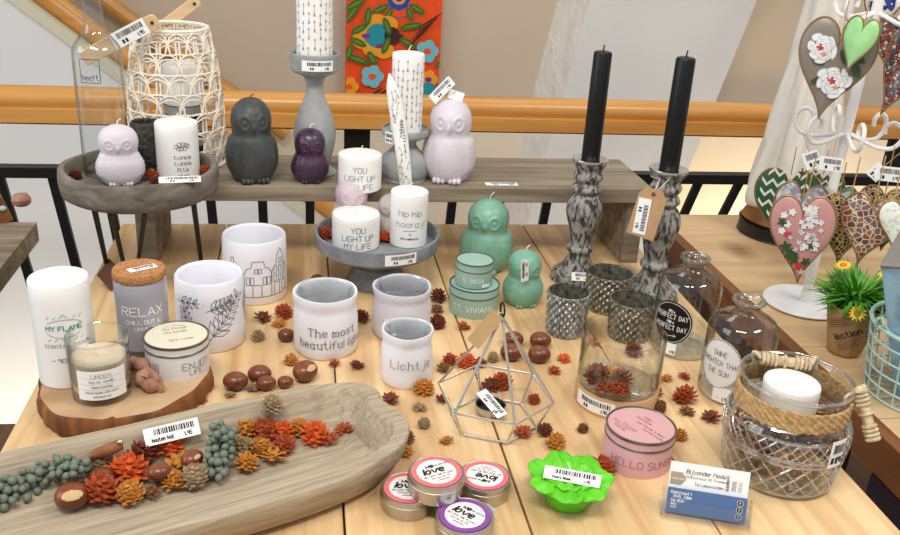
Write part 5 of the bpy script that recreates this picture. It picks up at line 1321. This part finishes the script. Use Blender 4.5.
# chestnuts
def chestnut(px, py, s, label, z0=0., scar=0., turn=0., group='chestnuts on the table', up=.0):
    q = at(px, py, z0+.01); r = s/2*proj(q)[2]/F
    b = MB()
    def shp(x, y, z): 
        k = 1+.07*x*(1 if x > 0 else .3)-.05*abs(y)**3
        return (x*1.06*k, y*.96, z*.80)
    t = MB(); t.sph((0, 0, 0), 1, 56, 36)
    ms = []
    fc = Vector((0, -.75, .66)).normalized()
    for f in t.f:
        c_ = sum((Vector(t.v[i]) for i in f), Vector())/len(f); d = c_.normalized()
        ms.append(1 if scar and (math.hypot((d-fc).x/1.25, (d-fc).dot(Vector((0, .66, .75)))/.8)) < .42*scar else 0)
    b.add([shp(*v) for v in t.v], t.f, ms); b.xform(Matrix.Scale(r, 4))
    lo_ = min(v[2] for v in b.v)
    q = at(px, py, z0-lo_); o = b.build('chestnut', ['chestnut', 'hilum'], None, (q.x, q.y, z0-lo_+.0002), face(q)+turn)
    return tag(o, label, 'chestnut', group)
chestnut(235, 381, 23, 'shiny brown chestnut behind the trough, leftmost of the row')
chestnut(259, 374, 22, 'shiny brown chestnut at the back of the row behind the trough')
chestnut(266, 383, 18, 'shiny brown chestnut partly hidden by the trough rim, in front')
chestnut(305, 371, 25, 'brown chestnut with pale scar in front of the white canvas holder', scar=.9, turn=.9)
chestnut(285, 382, 15, 'chestnut half hidden behind the trough rim near the pale-scarred one')
chestnut(286, 335, 16, 'brown chestnut beside the left wall of The most beautiful holder')
chestnut(317, 279, 12, 'brown chestnut behind The most beautiful holder')
chestnut(511, 352, 21, 'chestnut inside view of the wire lantern, front of a pair'); chestnut(513, 339, 19, 'chestnut behind the wire lantern, rear of the left pair')
chestnut(539, 354, 21, 'chestnut right of the wire lantern tip, front of its pair'); chestnut(540, 340, 20, 'chestnut right of the wire lantern tip, rear of its pair')
def tz(px, py): q = at(px, py, .03); return max(.0108, trough_z(q.x, q.y)+.001)
G2 = 'chestnuts in the dough trough'
chestnut(72, 496, 32, 'large glossy chestnut with pale scar beside the green berries', z0=tz(72, 500), scar=1.1, group=G2)
chestnut(101, 478, 26, 'dark chestnut among cones at the left of the trough', z0=.012, group=G2)
chestnut(159, 472, 22, 'chestnut between maroon and amber cones in the trough', z0=.02, group=G2)
chestnut(192, 459, 22, 'chestnut left of the berry bunch in the trough middle', z0=.016, scar=.7, turn=.8, group=G2)
# berry bunches
def berries(label, spine, n, rad, seed, sc_=1.):
    R_ = random.Random(seed); t = thing('berry_bunch', label, 'berries', spine[0]); o0 = Vector(spine[0]); pts = cat([Vector(p)-o0 for p in spine], 8)
    st_ = MB(); st_.tube(pts, .0013, 6); st_.build('stem', 'cinnamon', t)
    b = MB(); b.sph((0, 0, 0), (1, 1, 1.05), 16, 10); b.sph((0, 0, 1.04), (.16, .16, .08), 8, 5); me = b.mesh('berry', 'berry'); done = []
    k = 0
    while len(done) < n and k < 4000:
        k += 1; p = pts[int(R_.random()*.96*len(pts))]; r = R_.uniform(.0034, .0046)*sc_; d = Vector((R_.gauss(0, 1), R_.gauss(0, 1), R_.uniform(-.4, 1.3))).normalized(); c = p+d*R_.uniform(.3, 1)*rad
        if (c+o0).z < trough_z((c+o0).x, (c+o0).y)+r: continue
        if any((c-e).length < (r+s)*.86 for e, s in done): continue
        done.append((c, r)); o = bpy.data.objects.new('berry', me); COL.objects.link(o); o.parent = t; o.location = c; o.scale = (r,)*3; o.rotation_euler = (R_.uniform(-1, 1), R_.uniform(-1, 1), 0)
    return t
berries('bunch of grey-green berries at the left end of the dough trough', [at(74, 470, .034), at(50, 470, .028), at(25, 484, .022), at(2, 496, .020), at(-8, 500, .02)], 100, .016, 3)
berries('bunch of grey-green berries in the middle of the dough trough', [at(222, 434, .044), at(222, 446, .032), at(219, 460, .024), at(214, 474, .018)], 64, .0135, 4)
st_ = MB(); a_, b_ = at(67, 466, .036), at(122, 444, .045); d_ = b_-a_
st_.tube(cat([(0, 0, 0), d_*.35+Vector((0, 0, .001)), d_*.62, d_], 4), [.0024]*5+[.003, .0042, .0055, .006, .0062, .0062, .006, .0055], 12); cn = st_.build('bark_stick', 'cinnamon', None, a_)
tag(cn, 'reddish brown bark stick leaning on the back wall of the trough', 'stick')
st_ = MB(); st_.sph((0, 0, 0), (.0032, .0024, .0032), 10, 8); st_.build('metal_pin', 'silver', cn, d_*.97+Vector((.001, -.004, .005)))

# ------------------------------------------------------------------ ornament rack on the side table
Q = at(804, 304, 0); RB = Vector((Q.x, Q.y, 0)); top = atY(889, -40, RB.y); s_ = proj(RB)[2]/F
rk = thing('ornament_rack', 'white metal ornament rack with curled hooks on a round base', 'rack', RB)
b = MB(); rr = 40*s_; b.lathe([(0, 0), (rr*.9, 0), (rr, .003), (rr*1.01, .005), (rr*.98, .007), (rr*.6, .0055), (0, .006)], 64); b.build('base_plate', 'plate_white', rk)
TPk = top-RB
b = MB(); b.tube([(0, 0, .004), tuple(TPk)], .0075, 16); b.build('post', 'white_metal', rk)
jz = atY(861, 133, RB.y).z; J = TPk*(jz/TPk.z)
def arm(zf, ang, k=1.):
    m = MB(); pr_ = [(0, 0), (.020, -.006), (.045, -.013), (.066, -.010), (.076, .006), (.072, .021), (.060, .026), (.051, .018), (.052, .008)]
    m.tube(cat([(J.x*zf+a*k*cos(ang), J.y*zf+a*k*sin(ang), J.z*zf+z*k) for a, z in pr_], 5), .0032, 8); return m.build('hook', 'white_metal', rk)
for i in range(6): arm(1., PI+.25+i*PI/3)
for i in range(4): arm(1.62, .4+i*PI/2, .9)
def heart2(w, h, n=64):
    P = []
    for i in range(n):
        t = 2*PI*i/n; x = sin(t)**3; y = (13*cos(t)-5*cos(2*t)-2*cos(3*t)-cos(4*t))/16
        P.append((x, y))
    ymin, ymax = min(p[1] for p in P), max(p[1] for p in P)
    return [(x*w/2, (y-ymax)/(ymax-ymin)*h) for x, y in P]
def heart(px, py, Y, wpx, hpx, m, label, yaw=0., roll=0., strL=.05, th=.010, rim='heart_rim', deco=None):
    c = atY(px, py, Y); s_ = proj(c)[2]/F; w, h = wpx*s_, hpx*s_
    R_ = Matrix.Rotation(face(c)+yaw, 4, 'Z') @ Matrix.Rotation(roll, 4, 'Y') @ Matrix.Rotation(-.12, 4, 'X')
    org = c-(R_ @ Vector((0, 0, -h*.5)))
    t = thing('hanging_heart', label, 'ornament', org, 0, 'hanging hearts on the ornament rack', rot=R_.to_euler())
    P = heart2(w, h); cy = -h*.40
    b = MB(); vs = []; ks = (1., .93, .75, .5, .25); n = len(P)
    for sgn in (-1, 1):
        for k in ks: 
            d = th/2*math.sqrt(max(0, 1-k*k)); vs += [(x*k, sgn*d, cy+(z-cy)*k) for x, z in P]
        vs.append((0, sgn*th/2, cy))
    fs = []; half = len(ks)*n+1
    for o_ in (0, half):
        for k in range(len(ks)-1):
            for i in range(n): j = (i+1) % n; fs.append((o_+k*n+i, o_+k*n+j, o_+(k+1)*n+j, o_+(k+1)*n+i))
        for i in range(n): fs.append((o_+(len(ks)-1)*n+i, o_+(len(ks)-1)*n+(i+1) % n, o_+half-1))
    for i in range(n): j = (i+1) % n; fs.append((i, j, half+j, half+i))
    b.add(vs, fs); b.build('heart_body', m, t, smooth=60)
    b = MB(); b.tube([(x, 0, z) for x, z in P], .0016, 6, closed=True); b.build('rim', rim, t)
    notch = P[0][1]; s = MB(); top_ = R_.inverted() @ Vector((0, 0, strL)); s.tube([(0, 0, notch), (0, -.001, notch+.008), tuple(Vector((0, 0, notch))+top_)], .0009, 5); s.build('string', 'jute', t)
    if deco: deco(t, w, h, th, lambda u, v, e=0.: (u, -th/2*math.sqrt(max(0.05, 1-min(1, (u/(w*.5))**2+((v-cy)/(h*.6))**2)))-.0009-e, v))
    return t
def petals(mb, f, u, v, r, n, m, e, asp=.6, ph=0.):
    for i in range(n):
        a = 2*PI*i/n+ph; cu_, cv = u+r*.55*cos(a), v+r*.55*sin(a)
        mb.add([f(cu_+r*.5*(cos(a)*cos(q)-asp*sin(a)*sin(q)), cv+r*.5*(sin(a)*cos(q)+asp*cos(a)*sin(q)), e+i*.00003) for q in [2*PI*k/14 for k in range(14)]], [tuple(range(14))], m)
def roses(t, w, h, th, f):
    b = MB()
    for u, v, L, a in ((.18, -.24, .13, 1.2), (.26, -.34, .13, -.4), (.12, -.36, .12, 2.2), (.30, -.46, .12, -1.), (.10, -.66, .1, -2.4), (-.14, -.62, .1, 3.6), (-.2, -.45, .08, 3.), (.22, -.58, .12, -.9)):
        b.add([f(u*w+L*w*(cos(q)*cos(a)-.45*sin(q)*sin(a)), v*h+L*w*(cos(q)*sin(a)+.45*sin(q)*cos(a)), .0001) for q in [2*PI*k/14 for k in range(14)]], [tuple(range(14))], 3)
    R_ = random.Random(8)
    for u, v, r in ((-.21, -.31, .24), (.05, -.61, .26)):
        
        for k in range(26):
            ra = r*w*(1-k/30)*.72; an = k*2.4+R_.uniform(-.3, .3); s1, s2 = r*w*R_.uniform(.30, .42)*(1-k/45), r*w*R_.uniform(.16, .24)*(1-k/45); cu_, cv = u*w+ra*cos(an), v*h+ra*sin(an); ro_ = an+PI/2+R_.uniform(-.4, .4)
            for (g1, mi_, de) in ((1., 1, 0), (.82, 0, .00003)): b.add([f(cu_+s1*g1*cos(q)*cos(ro_)-s2*g1*sin(q)*sin(ro_), cv+s1*g1*cos(q)*sin(ro_)+s2*g1*sin(q)*cos(ro_), .0004+k*.00006+de) for q in [2*PI*j/14 for j in range(14)]], [tuple(range(14))], mi_)
        petals(b, f, (u-.02)*w, (v+.01)*h, r*w*.2, 4, 2, .0024, .6); petals(b, f, (u+.05)*w, (v-.05)*h, r*w*.14, 4, 4, .0024, .6)
    b.build('rose_print', ['petal_white', 'petal_grey', 'rose_red', 'dark_leaf', 'rose_orange'], t, smooth=0)
def pinkfl(t, w, h, th, f):
    b = MB(); R_ = random.Random(3)
    for k in range(46):
        u, v = R_.gauss(.10, .10), R_.uniform(-.62, -.10); petals(b, f, u*w, v*h, .045*w, 4, R_.choice((0, 1, 0, 5)), .0004+k*.00002, .7, R_.random())
    for u, v in ((-.22, -.32), (-.28, -.22), (-.16, -.18), (-.30, -.40)): petals(b, f, u*w, v*h, .06*w, 5, 0, .0008, .7)
    for u, v, c, k in ((-.20, -.44, 2, .07), (-.16, -.47, 1, .05), (.0, -.80, 2, .08), (.04, -.86, 1, .06), (-.14, -.66, 3, .12), (-.22, -.58, 3, .10), (-.08, -.72, 3, .09), (.10, -.74, 3, .08), (.16, -.55, 3, .07), (-.30, -.30, 3, .08)):
        for j in range(5): a_ = j*1.256+u*9; b.add([f(u*w+k*w*(.45*cos(a_)+.55*cos(q)*cos(a_)-.26*sin(q)*sin(a_)), v*h+k*w*(.45*sin(a_)+.55*cos(q)*sin(a_)+.26*sin(q)*cos(a_)), .001+j*.00004) for q in [2*PI*i/12 for i in range(12)]], [tuple(range(12))], c)
    b.build('flower_print', ['petal_white', 'petal_grey', 'rose_red', 'dark_leaf', 'rose_orange', 'lavender_wax'], t, smooth=0)
def zig(t, w, h, th, f):
    b = MB(); n = 12
    P = heart2(w*.92, h*.94); 
    for k in range(7):
        v0 = -h*(.06+k*.14)
        us = [(-.5+i/n)*w for i in range(n+1)]
        z_ = lambda i: v0+(h*.075 if i % 2 else 0)
        for i in range(n):
            um = (us[i]+us[i+1])/2
            lim = [abs(x) for x, z in P if abs(z-z_(i)) < h*.05]
            if not lim or abs(um) > max(lim)-w*.03: continue
            b.add([f(us[i], z_(i), .0003), f(us[i+1], z_(i+1), .0003), f(us[i+1], z_(i+1)-h*.045, .0003), f(us[i], z_(i)-h*.045, .0003)], [(0, 1, 2, 3)])
    b.build('chevron_print', 'zig_white', t, smooth=0)
heart(832, 70, 1.12, 72, 98, 'rose_ground', 'large grey-brown hanging heart painted with two white roses', roll=.06, strL=.12, deco=roses)
heart(857, 45, 1.09, 33, 54, 'green_heart', 'small pale green hanging heart in front of the rose heart', yaw=-.2, roll=.12, strL=.1)
heart(881, 10, 1.25, 34, 50, 'blue_floral', 'dark blue floral hanging heart behind the top of the post', strL=.1)
heart(905, 72, 1.10, 52, 92, 'red_teal_floral', 'red and teal floral hanging heart cut by the right edge', yaw=-.3, roll=.25, strL=.1)
heart(896, 48, 1.16, 44, 60, 'red_teal_floral', 'smaller teal and red floral heart behind the one at right edge', strL=.1)
heart(784, 208, 1.30, 62, 76, 'zig_green', 'green and white chevron hanging heart, leftmost of the lower hearts', strL=.07, deco=zig)
heart(818, 199, 1.33, 44, 56, 'zig_green', 'smaller green and white chevron heart behind the white tags', strL=.06, deco=zig)
heart(797, 224, 1.19, 52, 82, 'grey_print', 'silver grey flowered hanging heart behind the pink floral one', strL=.08)
heart(835, 213, 1.25, 36, 56, 'blue_green_print', 'blue green hanging heart behind the black and gold heart', strL=.06)
heart(801, 240, 1.09, 62, 88, 'pink_ground', 'dusty pink floral hanging heart in front of the white round base', roll=-.12, strL=.09, deco=pinkfl)
heart(880, 214, 1.20, 46, 54, 'black_gold', 'dark gold lattice heart at the back of the lower right hearts', strL=.05)
heart(844, 229, 1.10, 56, 70, 'black_gold', 'black and gold lattice hanging heart left of the brown star heart', strL=.08, yaw=.3)
heart(867, 230, 1.06, 56, 70, 'brown_star', 'brown star-lattice hanging heart above the yellow flower plant', strL=.08, yaw=-.2)
heart(887, 226, 1.05, 36, 50, 'base_black', 'black hanging heart between brown star and white printed hearts', strL=.07)
heart(898, 226, 1.03, 40, 48, 'white_print', 'white heart printed with small leaves, at the right edge', strL=.07)
def hangtag(px, py, Y, wp, hp, roll, label, w_='lll'):
    c = atY(px, py, Y); s_ = proj(c)[2]/F; t = thing('hanging_tag', label, 'tag', c, rot=(0, roll, face(c)))
    price(t, wp*s_, hp*s_, on_plane((0, 0, 0), (1, 0, 0), (0, 0, 1)), rnd=int(px), nu=1, name='paper', words=w_)
    m = MB(); m.tube([(0, -.001, hp*s_*.5), (.001, 0, hp*s_*.5+.03)], .0006, 5); m.build('string', 'jute', t)
hangtag(831, 164, 1.14, 22, 14, -.02, 'white price tag hanging left of the rack post')
hangtag(812, 160, 1.16, 15, 18, -.5, 'tilted white price tag partly behind the one by the post')
hangtag(889, 174, 1.08, 26, 15, -.06, 'white price tag hanging right of the rack post')
hangtag(877, 172, 1.10, 14, 16, .6, 'tilted white price tag behind the one at right of post')
Q = atY(805, 158, 1.18); cp = thing('cross_pendant', 'small dark cross on a bead string hanging left of the white tags', 'pendant', Q, face(Q))
m = MB()
for i in range(9): m.sph((.0012*sin(i), 0, -.004*i+.018), .0016, 8, 6)
m.build('bead_string', 'paper', cp); m = MB(); m.box(-.001, .001, -.001, .001, -.032, -.016); m.box(-.0045, .0045, -.001, .001, -.0235, -.0212); m.build('cross', 'kraft_dark', cp, smooth=0)
# draped angel figure behind the rack
Q = at(782, 240, 0); B = Vector((Q.x+.02, Q.y+.04, 0)); s_ = proj(B)[2]/F
t = thing('draped_figurine', 'tall white cloth-draped figurine on a black and amber base behind hearts', 'figurine', B, face(B)); 
b = MB(); b.lathe(sprof([(0, 0), (.078, 0), (.083, .004), (.082, .022), (.078, .026), (0, .026)], 3), 56); b.build('base', 'base_black', t)
b = MB(); b.lathe(sprof([(0, .026), (.076, .026), (.073, .045), (.062, .075), (.05, .09), (0, .09)], 3), 56); b.build('foot', 'amber_wood', t)
hs = ht(B, -30)
b = MB()
def drape(r, a, z): k = max(0, 1-z/.55); return r*(1+.13*sin(7*a+z*9)*k**.3+.09*sin(13*a-z*24)*k), z
b.lathe(sprof([(.055, .05), (.072, .058), (.075, .08), (.069, .13), (.061, .20), (.053, .27), (.046, .34), (.041, .40), (.037, .45), (.030, .49), (0, .51)], 5), 96, fn=drape); b.build('drapery', 'cloth_white', t, smooth=60)
# tan carton behind the rack
Q = at(893, 205, 0); t = thing('kraft_carton', 'tan cardboard carton standing behind the ornament rack at right edge', 'carton', (Q.x+.05, 1.50, 0), -.1)
b = MB(); b.box(-.075, .09, -.04, .06, 0, .23); b.build('carton_body', 'kraft', t, smooth=0, bev=.002); b = MB(); b.box(-.075, .09, -.0415, -.04, .16, .17); b.build('tape', 'paper', t, smooth=0)

# ------------------------------------------------------------------ potted daisy, wire basket
Q = at(843, 352, 0); PB = Vector((Q.x, Q.y, 0)); s_ = proj(PB)[2]/F
t = thing('potted_daisy', 'artificial yellow daisy plant in a newsprint-wrapped kraft pot', 'plant', PB, face(PB)-.1)
hp = .080; b = MB(); b.lathe([(0, .001), (.019, .001), (.0225, .004), (.027, hp*.3), (.033, hp*.7), (.0385, hp), (.037, hp+.001), (.030, hp*.7), (0, hp*.6)], 40, fn=lambda r, a, z: (r*(1+.06*sin(5*a+1)*(z > .03)+.03*sin(9*a)), z+.005*sin(4*a)*(z > hp*.8))); pot = b.build('pot_wrap', 'news_kraft', t, smooth=40)
f0 = lambda u, v, e=.0006: (lambda rr: ((rr+.0022+e)*sin(u/rr), -(rr+.0022+e)*cos(u/rr), v))(.0225+.016*v/hp)
cr, sr = cos(.55), sin(.55); f = lambda u, v: f0(u*cr-v*sr, hp*.5+u*sr+v*cr)
nb = MB(); ribbons(nb, strokes('lection', .009, .004, .000), .0016, f, 0, .003)
for k in range(5):
    for y in (.014+k*.0028, -.010-k*.0028): ribbons(nb, [[(-.018+.003*(k % 2), y), (.016-.004*(k % 3), y)]], .0007, f, 0, .003)
nb.build('newsprint', 'ink', pot, smooth=0)
R_ = random.Random(12); lf = MB()
for i in range(380):
    a = R_.uniform(0, 2*PI); el = R_.uniform(-.05, 1.05); L = R_.uniform(.034, .070)*(.75 if sin(a) < -.3 and cos(a) > .2 else 1); bz = hp*.85+R_.uniform(0, .024); br_ = R_.uniform(0, .02)
    d = Vector((cos(a)*cos(el), sin(a)*cos(el), sin(el))); p0 = Vector((br_*cos(a), br_*sin(a), bz)); s0 = Vector((-sin(a), cos(a), 0))*R_.uniform(.0016, .0028); drop = Vector((0, 0, -R_.uniform(.002, .012)))
    pm_, p1 = p0+d*L*.55, p0+d*L+drop
    lf.add([p0+s0*.5, p0-s0*.5, pm_-s0, p1, pm_+s0, pm_+Vector((0, 0, .0008))], [(0, 1, 5), (1, 2, 5), (2, 3, 5), (3, 4, 5), (4, 0, 5)])
lf.build('foliage', 'leaf_green', t, smooth=0)
def daisy(pos, tilt, az):
    m = MB()
    for i in range(13):
        a = 2*PI*i/13; m.add([(.0035*cos(a-.3), .0035*sin(a-.3), 0), (.0075*cos(a-.24), .0075*sin(a-.24), .001), (.0125*cos(a), .0125*sin(a), .0005), (.0075*cos(a+.24), .0075*sin(a+.24), .001), (.0035*cos(a+.3), .0035*sin(a+.3), 0), (.007*cos(a), .007*sin(a), -.0008)], [(0, 1, 2, 3, 4), (1, 0, 5), (2, 1, 5), (3, 2, 5), (4, 3, 5)], 0)
    m.sph((0, 0, .001), (.0048, .0048, .0022), 14, 8, 1)
    return m.build('flower', ['petal_yellow', 'flower_eye'], t, pos, smooth=40, rot=(tilt, 0, az))
daisy((.010, -.047, hp+.002), 1.15, .1); daisy((.030, -.012, hp+.050), .25, .6)
daisy((-.026, -.004, hp+.048), .3, -.5)
Q = at(870, 402, 0); rb_ = .085; B = Vector((Q.x+.085, Q.y+.012, 0)); hB = .098
t = thing('wire_basket', 'mint green wire basket at the right edge of the side table', 'basket', B)
b = MB()
for k, z in enumerate((.003, hB*.2, hB*.4, hB*.6, hB*.8)): b.tube([(rb_*(.86+.14*z/hB)*cos(2*PI*i/48), rb_*(.86+.14*z/hB)*sin(2*PI*i/48), z) for i in range(48)], .0014, 6, closed=True)
b.build('hoop', 'mint_wire', t)
b = MB(); b.tube([(rb_*cos(2*PI*i/48), rb_*sin(2*PI*i/48), hB) for i in range(48)], .003, 8, closed=True); b.build('rim', 'mint_wire', t)
b = MB()
for i in range(20): a = 2*PI*i/20+.1; b.tube([(rb_*.2*cos(a), rb_*.2*sin(a), .003), (rb_*.86*cos(a), rb_*.86*sin(a), .003), (rb_*cos(a), rb_*sin(a), hB)], .0013, 6)
b.build('rib', 'mint_wire', t)
b = MB()
for s_ in (-1, 1): b.tube([(-rb_-.004*s_, .010*s_, hB), (-rb_-.006, .006*s_, hB+.012), (-rb_-.004, 0, hB+.016)], .002, 6)
b.build('handle_loop', 'mint_wire', t)
Tq = atY(885, 255, .89); hP = Tq.z-.008; tl = math.atan2((B.x-.050)-Tq.x, hP)
t = thing('gift_pack', 'tall silver-blue packaged box leaning in the mint wire basket', 'box', B+Vector((.004, .006, .008+.045*abs(sin(tl)))), rot=(Matrix.Rotation(-tl, 3, 'Y') @ Matrix.Rotation(.75, 3, 'Z')).to_euler())
b = MB(); b.box(-.052, .048, -.028, .028, 0, hP); b.build('pack_body', 'blue_pack', t, smooth=0, bev=.003)
b = MB(); ribbons(b, strokes('ll lll ll', .012, 0, 0), .0012, on_plane((-.0522, 0, hP-.045), (0, 0, -1), (0, -1, 0)), 0); b.build('printed_text', 'ink_grey', t, smooth=0)
b = MB(); b.box(-.0525, .0485, -.0285, .0285, hP-.006, hP+.0005); b.build('pack_cap', 'brushed', t, smooth=0, bev=.002)

# ------------------------------------------------------------------ light: daylight of the shop, its ceiling lamps, stairwell lamps and an added hall fill
W = bpy.data.worlds.new('world'); SC.world = W; W.use_nodes = True
bg = W.node_tree.nodes['Background']; bg.inputs[0].default_value = (.93, .96, 1, 1); bg.inputs[1].default_value = .52
def area(name, loc, tgt, size, power, col, sy=None):
    l = bpy.data.lights.new(name, 'AREA'); l.energy = power; l.color = col; l.size = size
    if sy: l.shape = 'RECTANGLE'; l.size_y = sy
    o = bpy.data.objects.new(name, l); COL.objects.link(o); o.location = loc
    o.rotation_euler = (Vector(tgt)-Vector(loc)).to_track_quat('-Z', 'Y').to_euler(); return o
area('ceiling_lamp', (-.3, -.1, 2.0), (.15, 1.1, 0), 1.2, 34, (1, .95, .88), .3)
area('ceiling_lamp', (1.4, .4, 2.0), (.4, 1.1, 0), 1.0, 18, (1, .93, .84), .3)
area('window_daylight', (-2.6, .6, 1.2), (0, 1.2, 0), 1.6, 26, (.88, .94, 1))
area('hall_fill', (.6, 2.5, 2.2), (.4, 3.4, .2), .8, 7, (1, .95, .88))  # added fill light brightening the back wall and pier, no real fixture
pl = bpy.data.lights.new('stairwell_lamp', 'POINT'); pl.energy = 30; pl.color = (1, .78, .5); pl.shadow_soft_size = .1
o = bpy.data.objects.new('stairwell_lamp', pl); COL.objects.link(o); o.location = (2.0, 3.15, -1.0)
l2 = bpy.data.lights.new('stairwell_lamp', 'POINT'); l2.energy = 20; l2.color = (1, .84, .6); l2.shadow_soft_size = .15
o = bpy.data.objects.new('stairwell_lamp', l2); COL.objects.link(o); o.location = (-.8, 2.32, -1.4)
SC.view_settings.view_transform = 'Standard'; SC.view_settings.look = 'None'; SC.view_settings.gamma = 1; SC.view_settings.use_curve_mapping = False
SC.view_settings.exposure = 0.0
SC.cycles.use_denoising = True; SC.cycles.max_bounces = 12; SC.cycles.transparent_max_bounces = 24; SC.cycles.caustics_reflective = False; SC.cycles.caustics_refractive = False
